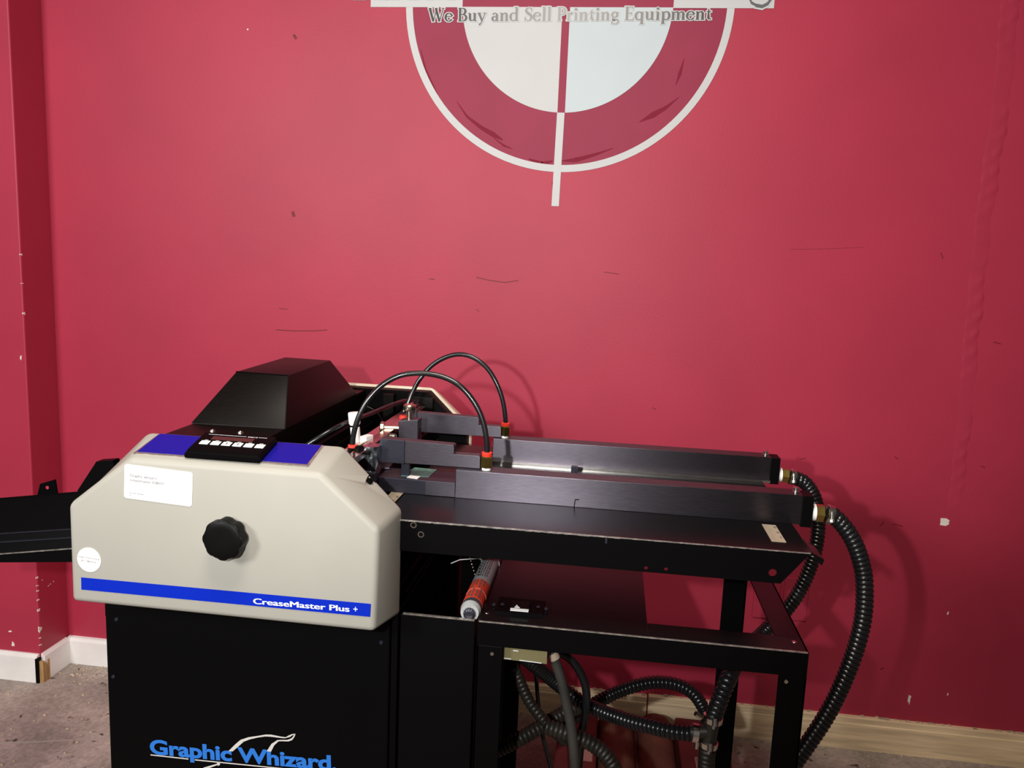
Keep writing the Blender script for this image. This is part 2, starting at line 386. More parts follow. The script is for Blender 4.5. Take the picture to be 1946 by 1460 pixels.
bm = B(); ln = [PZ(x, y, 0.0004) for x, y in ((-30, 1414), (60, 1412), (130, 1408), (215, 1404))]
for p, q in zip(ln, ln[1:]): plate(bm, [p, q, q + Vector((0, .006, 0)), p + Vector((0, .006, 0))], (0, 0, 1), .0004)
floor_ = bpy.data.objects['floor']; obj('chalk_line', bm, 'chalk', floor_)
def smear(pts, ws):
    bm = B(); q = [P(x, y, 0) + Vector((0, -.0005, 0)) for x, y in pts]
    for i in range(len(q) - 1):
        d = (q[i + 1] - q[i]).normalized(); nn = Vector((-d.z, 0, d.x)) * .00155 / 2
        plate(bm, [q[i] - nn * ws[i], q[i + 1] - nn * ws[i + 1], q[i + 1] + nn * ws[i + 1], q[i] + nn * ws[i]], (0, -1, 0), .0005)
    obj('paint_smear', bm, 'smear', wall)
smear([(868, 193), (888, 222), (915, 243), (938, 256), (955, 266)], (1, 4, 7, 9, 2)); smear([(938, 262), (958, 277), (974, 283)], (1, 4, 1)); smear([(1005, 302), (1030, 312), (1050, 306)], (2, 9, 2))
smear([(1068, 306), (1095, 304), (1130, 294), (1165, 282)], (2, 8, 5, 1)); smear([(1215, 232), (1240, 219), (1265, 205), (1290, 185)], (1, 10, 6, 1)); smear([(1300, 112), (1292, 140), (1284, 162)], (1, 6, 1)); smear([(800, 95), (808, 130), (822, 162), (832, 180)], (1, 3, 4, 1))
smear([(1050, 345), (1052, 380)], (2, 1))
# ridge of loose wall tape down the right of the wall
bm = B(); N = 170; Wd = 9; spn = spline([P(1922, -30, 0), P(1905, 170, 0), P(1872, 400, 0), P(1850, 600, 0), P(1832, 800, 0), P(1808, 1010, 0)], 0.0088)
rows = []
for i, p in enumerate(spn):
    f = i / (len(spn) - 1); wdt = 0.052 - 0.012 * f
    rows.append([])
    for k in range(Wd):
        t = k / (Wd - 1); edge = min(t, 1 - t) * 2
        wr = 0.0022 * min(1, 6 * (1 - f)) * max(0, sin(i * 1.15 + t * 5.0)) * (0.5 + 0.5 * sin(i * 0.13 + 2 * t)) * (1.4 if t > 0.55 else 0.55)
        y = -(0.0001 + 0.0004 * min(1, edge * 1.2) * min(1, 5 * (1 - f)) + (wr * .8 if 0 < k < Wd - 1 else 0))
        if k in (0, Wd - 1) or i == len(spn) - 1: y = 0.0003
        rows[-1].append(bm.verts.new((p.x + (t - 0.5) * wdt + 0.003 * sin(i * 0.35) * (1 if t > .5 else .4), y, p.z)))
for a, b in zip(rows, rows[1:]):
    for k in range(Wd - 1): bm.faces.new((a[k], a[k + 1], b[k + 1], b[k]))
obj('wall_tape', bm, 'tape', wall, sm=80, label='wrinkled painted-over tape seam')
# grit along the skirting
bm = B()
for i in range(420):
    x = random.uniform(-2.2, 1.3) if i % 2 else random.uniform(-1.75, -1.1); y = -0.02 - abs(random.gauss(0, 0.06 if i % 3 else 0.35))
    if x < XC + 0.02: y += YC
    if -.88 < x < .4 and y < -.42: continue
    s = random.uniform(0.0015, 0.005)
    t = bmesh.new(); bmesh.ops.create_icosphere(t, subdivisions=1, radius=s)
    for v in t.verts: v.co = Vector((x, y, s * 0.4)) + Vector((v.co.x * random.uniform(.6, 1.4), v.co.y, v.co.z * 0.6))
    merge(bm, t)
g = obj('floor_grit', bm, 'caulk', kind='stuff'); g['label'] = 'loose plaster grit scattered on the floor by the baseboards'; g['category'] = 'debris'

# outlet cover painted over in the wall colour
pa, pb = P(1434, 1110, 0), P(1524, 1180, 0)
oc = thing('outlet_cover', (0.5 * (pa.x + pb.x), 0, 0.43), 'red painted-over double outlet plate on the wall behind the frame', 'outlet')
bm = B(); box(bm, pa.x, (pa.x + pb.x) / 2 + 0.002, -0.006, 0.001, pb.z, pa.z + 0.02, 0.0015); obj('cover_plate', bm, 'tape', oc)
bm = B(); box(bm, (pa.x + pb.x) / 2 + 0.012, pb.x + 0.01, -0.004, 0.001, pb.z, pa.z + 0.03, 0.0015); obj('box_plate', bm, 'tape', oc)
bm = B(); lathe(bm, (pa.x + 0.018, -0.006, 0.44), (0, -1, 0), [(0, 0.013), (0.0015, 0.012)], 18); obj('socket_face', bm, 'tape', oc)

# ------------------------------------------------------------------ logo on the wall
CX, CZ, RO, RI, RD = -0.172, 2.094, 0.4505, 0.431, 0.289
lg = thing('wall_logo', (CX, 0, CZ), 'large white target-shaped logo with lettering on the red wall', 'sign')
def slab(pts, y=-0.0008): return [(x, y, z) for x, z in pts]
def arcpts(r, a0, a1, n): return [(CX + r * cos(a0 + (a1 - a0) * i / n), CZ + r * sin(a0 + (a1 - a0) * i / n)) for i in range(n + 1)]
bm = B(); n = 128
for i in range(n):
    a0, a1 = 2 * pi * i / n, 2 * pi * (i + 1) / n
    poly(bm, [(CX + RO * cos(a0), -0.0012, CZ + RO * sin(a0)), (CX + RO * cos(a1), -0.0012, CZ + RO * sin(a1)), (CX + RI * cos(a1), -0.0012, CZ + RI * sin(a1)), (CX + RI * cos(a0), -0.0012, CZ + RI * sin(a0))])
bmesh.ops.remove_doubles(bm, verts=bm.verts[:], dist=1e-6)
obj('ring', bm, 'logo_white', lg, label='white outer ring')
bm = B(); poly(bm, slab(arcpts(RI + 0.003, 0, 2 * pi * 127 / 128, 127), -0.0004)); obj('field', bm, 'logo_red', lg, label='dark red field inside the ring')
G = 0.0105
def quad(sx, sz, m, lab):
    a = math.asin(G / RD); pts = [(CX + sx * G, CZ + sz * G)]
    for i in range(33):
        t = a + (pi / 2 - 2 * a) * i / 32; pts.append((CX + sx * RD * cos(t), CZ + sz * RD * sin(t)))
    bm = B(); poly(bm, slab(pts, -0.0012)); obj('quadrant', bm, m, lg, label=lab)
quad(-1, -1, 'logo_white', 'white lower left quadrant'); quad(1, -1, 'logo_blue', 'pale blue lower right quadrant')
quad(-1, 1, 'logo_white', 'white upper left quadrant'); quad(1, 1, 'logo_blue', 'pale blue upper right quadrant')
vb = P(1055, 392, 0)
for (x0, x1, z0, z1) in ((CX - G, CX + G, CZ - RD, vb.z), (CX - G, CX + G, CZ + RD, CZ + 0.545)):
    bm = B(); dx = (-0.004 if z1 < CZ else 0); plate(bm, [(x0 + dx * .2, 0, z0), (x1 + dx * .2, 0, z0), (x1 + dx, 0, z1), (x0 + dx, 0, z1)], (0, -1, 0), 0.0018); obj('bar', bm, 'logo_white', lg)
for (x0, x1) in ((-0.7245, CX - RD), (CX + RD, 0.38)):
    bm = B(); plate(bm, [(x0, 0, CZ - 0.012), (x1, 0, CZ - 0.012), (x1, 0, CZ + 0.009), (x0, 0, CZ + 0.009)], (0, -1, 0), 0.0018); obj('bar', bm, 'logo_white', lg)

# serif lettering, drawn as strokes of varying width
def ell(cx, cy, rx, ry, a0, a1, wt, wn, n=22):
    pts, ws = [], []
    for i in range(n + 1):
        a = radians(a0 + (a1 - a0) * i / n); pts.append((cx + rx * cos(a), cy + ry * sin(a))); ws.append(wn + (wt - wn) * abs(cos(a)) ** 1.3)
    return pts, ws
T_, N_ = 0.165, 0.058
def stem(x, y0, y1, w=T_): return ([(x, y0), (x, y1)], [w, w])
def serif(x, y, l=0.15, r=0.15, w=0.05): return ([(x - l, y), (x, y), (x + r, y)], [w * .8, w * 1.3, w * .8])
XH = 0.62
def glyph(c):
    b = 0.025
    if c == 'W': return ([([(0.08, 0.97), (0.33, 0.0)], [T_, T_ * .9]), ([(0.33, 0), (0.56, 0.97)], [N_, N_]), ([(0.50, 0.97), (0.76, 0)], [T_, T_ * .9]), ([(0.76, 0), (1.02, 0.97)], [N_, N_]), serif(0.08, .975, .1, .13), serif(.52, .975, .1, .12), serif(1.02, .975, .12, .08)], 1.12)
    if c == 'e': return ([ell(.27, .31, .23, .30, 15, 330, T_ * .95, N_), ([(.06, .36), (.48, .36)], [N_, N_])], .55)
    if c == 'B': return ([stem(.15, 0, .97), serif(.15, b, .13, .1), serif(.15, .97, .13, .1), ell(.30, .74, .22, .225, -90, 90, T_, N_), ell(.32, .265, .27, .24, -90, 90, T_, N_), ([(.15, .965), (.3, .965)], [N_, N_]), ([(.15, .51), (.32, .51)], [N_, N_]), ([(.15, b), (.32, b)], [N_, N_])], .68)
    if c == 'u': return ([([(.14, .58), (.14, .2), (.18, .07), (.28, .04)], [T_ * .95, T_, T_ * .8, N_]), ([(.28, .04), (.44, .14)], [N_, N_]), stem(.47, .02, .6), serif(.12, .595, .12, .02), serif(.45, .595, .12, .02), serif(.5, b, .0, .12)], .66)
    if c == 'y': return ([([(.08, .6), (.30, .02)], [T_, T_ * .8]), ([(.5, .6), (.30, .02), (.2, -.2), (.08, -.24)], [N_, N_, N_ * 1.3, T_]), serif(.09, .6, .11, .13), serif(.5, .6, .12, .08)], .6)
    if c == 'a': return ([([(.1, .47), (.16, .57), (.25, .6), (.34, .54), (.36, .42)], [T_ * .8, N_ * 1.5, N_, T_ * .7, T_]), stem(.37, .08, .45), ([(.37, .08), (.42, .03), (.5, .05)], [T_, T_ * .6, N_]), ell(.21, .18, .14, .16, 60, 300, T_, N_), ([(.25, .33), (.37, .38)], [N_, N_]), ([(.24, .04), (.37, .12)], [N_, N_])], .54)
    if c == 'n': return ([stem(.15, 0, .58), serif(.15, b, .13, .13), serif(.13, .585, .12, .02), ([(.18, .47), (.32, .58), (.42, .57), (.48, .45)], [N_, N_ * 1.4, T_ * .8, T_]), stem(.48, 0, .46), serif(.48, b, .13, .13)], .66)
    if c == 'd': return ([ell(.26, .31, .20, .29, 55, 305, T_, N_), stem(.47, .02, 1.02), serif(.45, 1.02, .13, .02), serif(.5, b, 0, .12), ([(.35, .56), (.47, .5)], [N_, N_]), ([(.36, .06), (.47, .12)], [N_, N_])], .64)
    if c == 'S': return ([([(.50, .78), (.44, .92), (.3, .97), (.16, .9), (.12, .76), (.2, .62), (.36, .5), (.48, .38), (.5, .22), (.42, .08), (.27, .02), (.13, .08), (.06, .26)], [.05, .05, .05, .09, T_, T_ * 1.1, T_ * 1.15, T_ * 1.1, T_, .08, .05, .05, .05]), ([(.5, .72), (.5, .97)], [.04, .04]), ([(.06, .02), (.06, .3)], [.04, .04])], .60)
    if c == 'l': return ([stem(.16, 0, 1.02), serif(.14, 1.02, .12, .02), serif(.16, b, .13, .13)], .33)
    if c == 'P': return ([stem(.16, 0, .97), serif(.16, b, .13, .15), serif(.16, .97, .13, .1), ell(.30, .70, .25, .265, -90, 90, T_, N_), ([(.16, .965), (.3, .965)], [N_, N_]), ([(.16, .44), (.3, .44)], [N_, N_])], .62)
    if c == 'r': return ([stem(.15, 0, .58), serif(.15, b, .13, .15), serif(.13, .585, .12, .02), ([(.18, .44), (.28, .57), (.36, .58), (.40, .53)], [N_, N_ * 1.3, T_ * .7, T_ * .8])], .45)
    if c == 'i': return ([stem(.16, 0, .58), serif(.14, .585, .12, .02), serif(.16, b, .13, .13), ell(.15, .83, .035, .035, 0, 360, .09, .09, 10)], .33)
    if c == 't': return ([([(.17, .78), (.17, .15), (.22, .05), (.36, .06)], [N_, T_, T_ * .7, N_]), ([(.04, .585), (.34, .585)], [.055, .055])], .40)
    if c == 'g': return ([ell(.25, .41, .17, .19, 0, 360, T_ * .8, N_), ([(.36, .54), (.5, .57)], [N_, .07]), ([(.16, .26), (.11, .16), (.2, .09), (.38, .06), (.5, -.02), (.5, -.14), (.36, -.25), (.2, -.26), (.07, -.2), (.08, -.08), (.2, .04)], [N_, .06, .09, .12, .11, .09, .05, .05, .07, .07, N_])], .56)
    if c == 'E': return ([stem(.16, 0, .97), serif(.16, b, .13, .1), serif(.16, .97, .13, .1), ([(.16, .96), (.55, .96)], [.05, .05]), ([(.16, .50), (.44, .50)], [.05, .05]), ([(.16, b), (.58, b)], [.05, .05]), ([(.54, .98), (.55, .78)], [.07, .03]), ([(.44, .6), (.44, .4)], [.04, .04]), ([(.57, 0), (.62, .22)], [.07, .03])], .66)
    if c == 'q': return ([ell(.26, .31, .20, .29, 55, 305, T_, N_), stem(.47, -.26, .6), serif(.47, -.25, .13, .13), ([(.35, .56), (.47, .52)], [N_, N_]), ([(.36, .06), (.47, .12)], [N_, N_])], .64)
    if c == 'p': return ([stem(.16, -.26, .58), serif(.16, -.25, .13, .13), serif(.14, .585, .12, .02), ell(.36, .31, .20, .29, -125, 125, T_, N_), ([(.16, .5), (.27, .57)], [N_, N_]), ([(.16, .12), (.27, .05)], [N_, N_])], .64)
    if c == 'm': return ([stem(.15, 0, .58), serif(.15, b, .13, .13), serif(.13, .585, .12, .02), ([(.18, .47), (.32, .58), (.42, .57), (.48, .45)], [N_, N_ * 1.4, T_ * .8, T_]), stem(.48, 0, .46), serif(.48, b, .12, .12), ([(.51, .47), (.65, .58), (.75, .57), (.81, .45)], [N_, N_ * 1.4, T_ * .8, T_]), stem(.81, 0, .46), serif(.81, b, .12, .13)], .99)
    return ([], .3)
def stroke(bm, pts, ws, grow, tf, y):
    n = len(pts); P2 = [Vector((p[0], p[1])) for p in pts]
    closed = (P2[0] - P2[-1]).length < 1e-4
    if not closed and grow > 0:
        d0 = (P2[0] - P2[1]).normalized(); d1 = (P2[-1] - P2[-2]).normalized(); P2[0] = P2[0] + d0 * grow; P2[-1] = P2[-1] + d1 * grow
    L, R = [], []
    for i in range(n):
        a = P2[i - 1] if i else (P2[-2] if closed else P2[0]); b = P2[i + 1] if i < n - 1 else (P2[1] if closed else P2[-1])
        d = (b - a).normalized(); nn = Vector((-d.y, d.x)) * (ws[i] / 2 + grow)
        L.append(bm.verts.new((*tf(P2[i] + nn, y),))); R.append(bm.verts.new((*tf(P2[i] - nn, y),)))
    for i in range(n - 1): bm.faces.new((L[i], R[i], R[i + 1], L[i + 1]))
def serif_text(s, p0, p1, cap, name, parent, mfront, grow=0.07):
    adv = 0; lay = []
    for c in s:
        st, w = glyph(c); lay.append((adv, st)); adv += w + 0.025
    sc = (p1 - p0).length / adv; u = (p1 - p0).normalized(); v = Vector((-u.z, 0, u.x))
    for g_, yy, m, nm in ((grow, -0.0022, 'logo_white', 'lettering_outline'), (0, -0.0030, mfront, name)):
        bm = B(); k = 0
        for a, st in lay:
            for pts, ws in st:
                k += 1
                def tf(q, y, a=a): return p0 + u * ((q.x + a) * sc) + v * (q.y * cap) + Vector((0, y - 0.000012 * (k % 40), 0))
                stroke(bm, pts, ws, g_, tf, yy)
        for f in bm.faces:
            if f.normal.y > 0: f.normal_flip()
        obj(nm, bm, m, parent)
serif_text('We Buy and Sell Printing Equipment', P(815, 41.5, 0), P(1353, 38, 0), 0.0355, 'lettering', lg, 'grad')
# lower ends of the big company name that the frame cuts off
def foot(x0, x1, yb):
    bm = B(); bo = B()
    a = P(x0, yb, 0); c = P(x1, yb, 0)
    for b_, g_, y in ((bo, 0.004, -0.0024), (bm, 0, -0.0032)):
        poly(b_, [(a.x - g_, y, a.z - g_), (c.x + g_, y, c.z - g_), (c.x + g_, y, a.z + 0.006), (a.x - g_, y, a.z + 0.006)])
        xm = (a.x + c.x) / 2; poly(b_, [(xm - 0.007 - g_, y - 0.0001, a.z), (xm + 0.007 + g_, y - 0.0001, a.z), (xm + 0.007 + g_, y - 0.0001, a.z + 0.13), (xm - 0.007 - g_, y - 0.0001, a.z + 0.13)])
    obj('name_outline', bo, 'logo_white', lg); obj('name_letter', bm, 'ink', lg)
for x0, x1 in ((675, 695), (714, 735), (739, 757), (777, 794), (813, 822), (853, 863)): foot(x0, x1, -2)
bm = B(); bo = B()
gp = [P(x, y, 0) for x, y in ((1424, -10), (1424, -2), (1428, 6), (1437, 11), (1448, 13), (1458, 8), (1464, 0), (1466, -10))]
for b_, g_, y in ((bo, 0.0045, -0.0024), (bm, 0, -0.0034)):
    for i in range(len(gp) - 1):
        wd = (0.003, .0035, .0045, .006, .0055, .0045, .0035)[i] / 1.4 + g_; a, c = gp[i], gp[i + 1]; d = (c - a).normalized(); nn = Vector((-d.z, 0, d.x)) * wd
        e = d * wd * .5
        poly(b_, [a - nn - e + Vector((0, y - .00002 * i, 0)), c - nn + e + Vector((0, y - .00002 * i, 0)), c + nn + e + Vector((0, y - .00002 * i, 0)), a + nn - e + Vector((0, y - .00002 * i, 0))])
obj('name_outline', bo, 'logo_white', lg); obj('name_letter', bm, 'ink', lg)

# ================================================================== the creasing machine
mc = thing('creasing_machine', (-0.3, -0.8, 0), 'large black creasing machine with beige end covers and a long feed table', 'machine')
# cabinet
bm = B(); box(bm, -0.836, -0.330, -1.100, -0.44, 0.0, 0.83, 0.003); cab = obj('cabinet', bm, 'black_matt', mc)
bm = B(); box(bm, -0.327, -0.316, -1.102, -0.44, 0.0, 0.808, 0.0015); obj('cabinet_edge', bm, 'black', mc)
for q in ((222, 1177), (725, 1221), (216, 1286)): obj('screw', (lambda b: (screw(b, P(*q, -1.1), (0, -1, 0), 0.0035), b)[1])(B()), 'alu_dark', cab)
# side box right of the cabinet, open at the top
bm = B(); box(bm, -0.3125, -0.189, -1.100, -1.094, 0.0, 0.806, 0.001); sb = obj('side_box', bm, 'black_matt', mc)
bm = B(); box(bm, -0.309, -0.190, -1.0995, -1.0945, 0.8055, 0.8075); obj('top_edge', bm, 'edge', sb, label='bare metal top edge')
bm = B(); box(bm, -0.3125, -0.189, -0.55, -0.545, 0.0, 0.90); box(bm, -0.3125, -0.189, -1.094, -0.55, 0.55, 0.56); box(bm, -0.192, -0.189, -1.094, -0.55, 0.0, 0.80); obj('inner_panel', bm, 'black_matt', sb)
bm = B(); a, b = P(765, 1125, -1.05), P(823, 1046, -0.80); loft(bm, [a, a + Vector((.008, 0, 0)), a + Vector((.008, 0, .004))], [b, b + Vector((.010, 0, 0)), b + Vector((.010, 0, .004))]); obj('brace', bm, 'table', sb)
# bead chain hanging in the box
for k in range(7):
    p = P(891 + k * 1.9, 1053.5 + k * 6.3, -1.0); bm = B(); t = bmesh.new(); bmesh.ops.create_icosphere(t, subdivisions=2, radius=0.0016)
    for v in t.verts: v.co += p
    merge(bm, t); obj('bead', bm, 'steel', sb, sm=60)

# printed name on the cabinet
bm = B(); g0 = P(286, 1431.5, -1.1); g1 = P(641, 1464, -1.1); u = (g1 - g0).normalized(); v = Vector((-u.z, 0, u.x))
text_bm(bm, 'Graphic Whizard.', g0 + Vector((0, -0.0011, 0)), u, v, (g1 - g0).length, 0.0265, bold=0.034, space=0.98)
nm = obj('printed_name', bm, 'logo_print', mc, label='blue lettering on the black cabinet')
def ribbon(bm, A, Y):
    for (a, b), (c, d) in zip(A, A[1:]): poly(bm, [P(*a, Y), P(*c, Y), P(*d, Y), P(*b, Y)])
bm = B(); Yp = -1.1012
ribbon(bm, [((434, 1428), (442, 1428.5)), ((446, 1416), (453, 1419)), ((457, 1406.5), (463, 1410)), ((472, 1401.5), (475, 1405.5)), ((490, 1399), (490, 1402)), ((504, 1396.5), (504, 1400)), ((515, 1396.5), (515, 1400.5)), ((532, 1400), (530, 1402.5)), ((543, 1401.5), (541, 1403.5)), ((549, 1398), (551, 1401)), ((555, 1395.5), (556, 1397.5)), ((562, 1394.5), (561.5, 1395.5))], Yp)
ribbon(bm, [((562, 1394.5), (560, 1395)), ((559.5, 1401), (555.5, 1402)), ((555, 1407), (552, 1404.5)), ((548, 1409.5), (546, 1406.5)), ((535, 1409), (535, 1406.5)), ((529, 1409.5), (527, 1407)), ((521, 1417), (516, 1414)), ((515, 1429), (507, 1428))], Yp)
ribbon(bm, [((286, 1434), (286, 1436)), ((358, 1442), (358, 1444))], Yp); ribbon(bm, [((370, 1443.5), (370, 1445.5)), ((520, 1458.5), (520, 1460.5)), ((640, 1470), (640, 1472))], Yp)
ribbon(bm, [((386, 1459.5), (390, 1463)), ((412, 1452), (414, 1454))], Yp); ribbon(bm, [((412, 1450), (414, 1456)), ((418, 1450.5), (418, 1454))], Yp)
obj('printed_swoosh', bm, 'sil_print', nm, label='silver wand swoosh and underline')

# beige end covers
bk = [(-.843, .806), (-.843, .984), (-.744, 1.083), (-.411, 1.083), (-.312, .986), (-.312, .806)]
fr = [(-.8300, .8165), (-.8290, .9770), (-.7220, 1.0600), (-.4175, 1.0585), (-.3260, .9785), (-.3300, .8155)]
def cover(dy, flip):
    s = -1 if flip else 1; b = B()
    mid = [((p[0] + q[0]) / 2 + (0.0006 if q[0] > -.58 else -0.0006), -1.1 + s * -0.045 * 1 + dy, (p[1] + q[1]) / 2) for p, q in zip(bk, fr)]
    loft(b, [(x, -1.1 + dy, z) for x, z in bk], [(x, -1.1 - s * 0.09 + dy, z) for x, z in fr], 0.0085, 4)
    return b
bm = cover(0, False); fc = obj('front_cover', bm, 'beige', mc, sm=40, label='beige moulded front cover')
# scooped recess for the fixing bolt on the right shoulder
bp = P(707, 911, -1.107); cn = Vector((.69, -.16, .70)).normalized(); cf = Vector((-.010, -.09, -.016)).normalized()
cut = B(); lathe(cut, bp - cf * .006 - cn * .0015, cf + cn * .26, [(0, 0.0085), (0.012, 0.0080), (0.036, 0.0045)], 24)
co = obj('cutter', cut, 'beige')
md = fc.modifiers.new('scoop', 'BOOLEAN'); md.operation = 'DIFFERENCE'; md.object = co; md.solver = 'EXACT'
dg = bpy.context.evaluated_depsgraph_get(); dg.update()
nme = bpy.data.meshes.new_from_object(fc.evaluated_get(dg)); fc.modifiers.remove(md)
if len(nme.polygons) > 20: fc.data = nme; smooth(nme, 40)
bpy.data.objects.remove(co)
bm = B(); lathe(bm, bp - cn * .009, cn + Vector((0, -.5, 0)), [(0, .0048), (.008, .0048), (.0095, .0035)], 16); obj('cover_bolt', bm, 'black', fc, sm=40)
bm = cover(0.63, True)
for v in bm.verts: v.co.y += 0.0
rc = obj('rear_cover', bm, 'beige_in', mc, sm=40, label='beige rear cover standing nearest the wall')
# inner black side plates
def inset(d): return [(-.843 + d, .75), (-.843 + d, .984 - d * .4), (-.744 + d * .4, 1.083 - d), (-.411 - d * .4, 1.083 - d), (-.312 - d, .986 - d * .4), (-.312 - d, .84), (-.335 - d, .75)]
bm = B(); prism_y(bm, inset(.007), -1.099, -1.092); obj('side_plate', bm, 'black', mc)
bm = B(); prism_y(bm, inset(.007), -0.505, -0.472); rp = obj('side_plate', bm, 'black', mc)
bm = B(); box(bm, -.515, -.490, -.530, -.505, .97, 1.07, .001); box(bm, -.455, -.400, -.512, -.505, .985, 1.065, .001); obj('plate_rib', bm, 'hood', rp)
bm = B(); screw(bm, (-.435, -.512, 1.055), (0, -1, 0), .003, .003); obj('screw', bm, 'alu_dark', rp)
bm = B(); screw(bm, P(832, 836, -.51), (0, -1, 0), .002, .003); obj('screw', bm, 'steel', rp)

# decals on the front cover
YF = -1.1903
def on_front(px, py, lift=0.0011): return P(px, py, YF) + Vector((0, -lift, 0))
bm = B(); plate(bm, [P(x, y, YF) for x, y in ((154.5, 1097.5), (155, 1120.5), (703.5, 1172.5), (705, 1148))], (0, -1, 0), 0.0006); st = obj('name_stripe', bm, 'blue', mc, label='bright blue name stripe')
bm = B(); a = on_front(482.5, 1147.2); b = on_front(664, 1162.5); u = (b - a).normalized(); v = Vector((-u.z, 0, u.x)) 

for du_ in (-.0006, -.0003, 0, .0003, .0006): text_bm(bm, 'CreaseMaster Plus', a + u * du_ + Vector((0, -.00004 * (1 + du_ * 1000), 0)), u, v, (b - a).length, 0.0092, bold=0.0)

a = on_front(672, 1163.5); text_bm(bm, '+', a, u, v, 0.0066, 0.0108, bold=0.0)
obj('stripe_lettering', bm, 'white_print', st, label='white lettering')
# auction sticker
q = [P(x, y, YF) for x, y in ((236, 946), (364.6, 963.2), (367, 897.2), (237.2, 881.6))]
u = (q[1] - q[0]); v = (q[3] - q[0]); w_, h_ = u.length, v.length; un, vn = u.normalized(), v.normalized()
def rrect(o_, u_, v_, w, h, r, n=5):
    out = []
    for cx, cy, a0 in ((w - r, r, -90), (w - r, h - r, 0), (r, h - r, 90), (r, r, 180)):
        for i in range(n + 1):
            a = radians(a0 + 90 * i / n); out.append(o_ + u_ * (cx + r * cos(a)) + v_ * (cy + r * sin(a)))
    return out
bm = B(); plate(bm, rrect(q[0], un, vn, w_, h_, 0.004), (0, -1, 0), 0.0005); sk = obj('auction_sticker', bm, 'paper', mc, label='white rounded auction sticker')
L0 = Vector((0, -0.0009, 0))
def sp(a, b): return q[0] + un * (a * w_) + vn * (b * h_) + L0
bm = B(); text_bm(bm, 'Graphic whizard', sp(.085, .655), un, vn, w_ * .39, .0044, bold=.006)
text_bm(bm, 'creasemaster ID8977', sp(.085, .520), un, vn, w_ * .50, .0044, bold=.006); text_bm(bm, 'Auction Number', sp(.085, .155), un, vn, w_ * .215, .0024, bold=.01); text_bm(bm, '81', sp(.085, .075), un, vn, w_ * .03, .0026)
obj('lettering', bm, 'ink', sk)
bm = B(); poly(bm, [sp(.085, .295), sp(.63, .295), sp(.63, .305), sp(.085, .305)]); poly(bm, [sp(.672, .0), sp(.678, .0), sp(.678, .98), sp(.672, .98)])
obj('rule', bm, 'ink_light', sk)
# round sticker
c0 = P(169.5, 1064, YF); s_ = (c0 - CAM).dot(AF) / FPX; R_ = 24.2 * s_; ux = Vector((cos(radians(-3)), 0, sin(radians(-3)))); vx = Vector((-ux.z, 0, ux.x))
bm = B(); plate(bm, [c0 + ux * (R_ * cos(2 * pi * i / 40)) + vx * (R_ * sin(2 * pi * i / 40)) for i in range(40)], (0, -1, 0), .0005); rs = obj('round_sticker', bm, 'paper', mc, label='white round dealer sticker')
bm = B(); text_bm(bm, 'A.E&D PrintExchange', c0 - ux * (R_ * .90) + vx * (R_ * .10) + L0, ux, vx, R_ * 1.82, .0026, bold=.0); text_bm(bm, '(877) 986-0530', c0 - ux * (R_ * .66) - vx * (R_ * .20) + L0, ux, vx, R_ * 1.25, .0028)
obj('lettering', bm, 'ink', rs)

# hand knob
bm = B(); kc = Vector((-0.5595, -1.19, 0.9515)); lob = lambda a: 1 - 0.085 * (0.5 - 0.5 * cos(8 * a)) ** 1.5
lathe(bm, kc, (0, -1, 0), [(0.004, .027), (.008, .0318), (.0250, .0324), (.0268, .0318), (.0276, .0305)], 128, lobes=lob)
lathe(bm, kc, (0, -1, 0), [(0.0262, .0296), (.0282, .0294), (.0294, .0270), (.0302, .020), (.0305, .009)], 64)
kn = obj('hand_knob', bm, 'knob', mc, sm=35, label='black lobed hand knob')
bm = B(); lathe(bm, kc + Vector((0, .001, 0)), (0, -1, 0), [(0, .013), (.006, .013)], 24); obj('knob_hub', bm, 'black', kn, sm=40)

# blue panel and controller on the sloping top of the front cover
TP = Vector((0, -1.1, 1.083)); TN = Vector((0, -.0235, .09)).normalized(); TU = Vector((1, 0, 0)); TV = TN.cross(TU)
def top(x, t, h=0.0): return TP + TU * x + TV * (-t) + TN * h   # t: distance down the slope towards the front
bm = B(); loft(bm, [top(-.722, .0085), top(-.4425, .0085), top(-.4425, .077), top(-.726, .077)], [top(-.722, .0085, .0016), top(-.4425, .0085, .0016), top(-.4425, .077, .0016), top(-.726, .077, .0016)])
pn = obj('control_plate', bm, 'silver_trim', mc, label='thin silver-edged plate')
bm = B(); loft(bm, [top(-.720, .0095, .0016), top(-.4455, .0095, .0016), top(-.4455, .0725, .0016), top(-.7225, .0725, .0016)], [top(-.720, .0095, .002), top(-.4455, .0095, .002), top(-.4455, .0725, .002), top(-.7225, .0725, .002)]); obj('blue_film', bm, 'blue_top', pn, label='blue film')
bm = B()
for i in range(26):
    x = -.715 + i * .010 + random.uniform(-.002, .002)
    if 6 < i < 9 or 17 < i < 20: continue
    poly(bm, [top(x, .0742, .0018), top(x + .0075, .0742, .0018), top(x + .0075, .0757, .0018), top(x, .0757, .0018)])
obj('edge_print', bm, 'ink', pn, kind='stuff')
cx0, cx1, ct0, ct1 = -.6385, -.5165, .014, .082
bm = B(); A = [top(cx0, ct0, .002), top(cx1, ct0, .002), top(cx1, ct1, .002), top(cx0, ct1, .002)]
Mi = [top(cx0, ct0, .0095), top(cx1, ct0, .0095), top(cx1, ct1, .0095), top(cx0, ct1, .0095)]
Tp_ = [top(cx0 + .003, ct0 + .002, .0135), top(cx1 - .003, ct0 + .002, .0135), top(cx1 - .004, ct1 - .008, .0135), top(cx0 + .004, ct1 - .008, .0135)]
loft(bm, A, Mi, caps=False); loft(bm, Mi, Tp_, caps=False); poly(bm, Tp_); poly(bm, A)
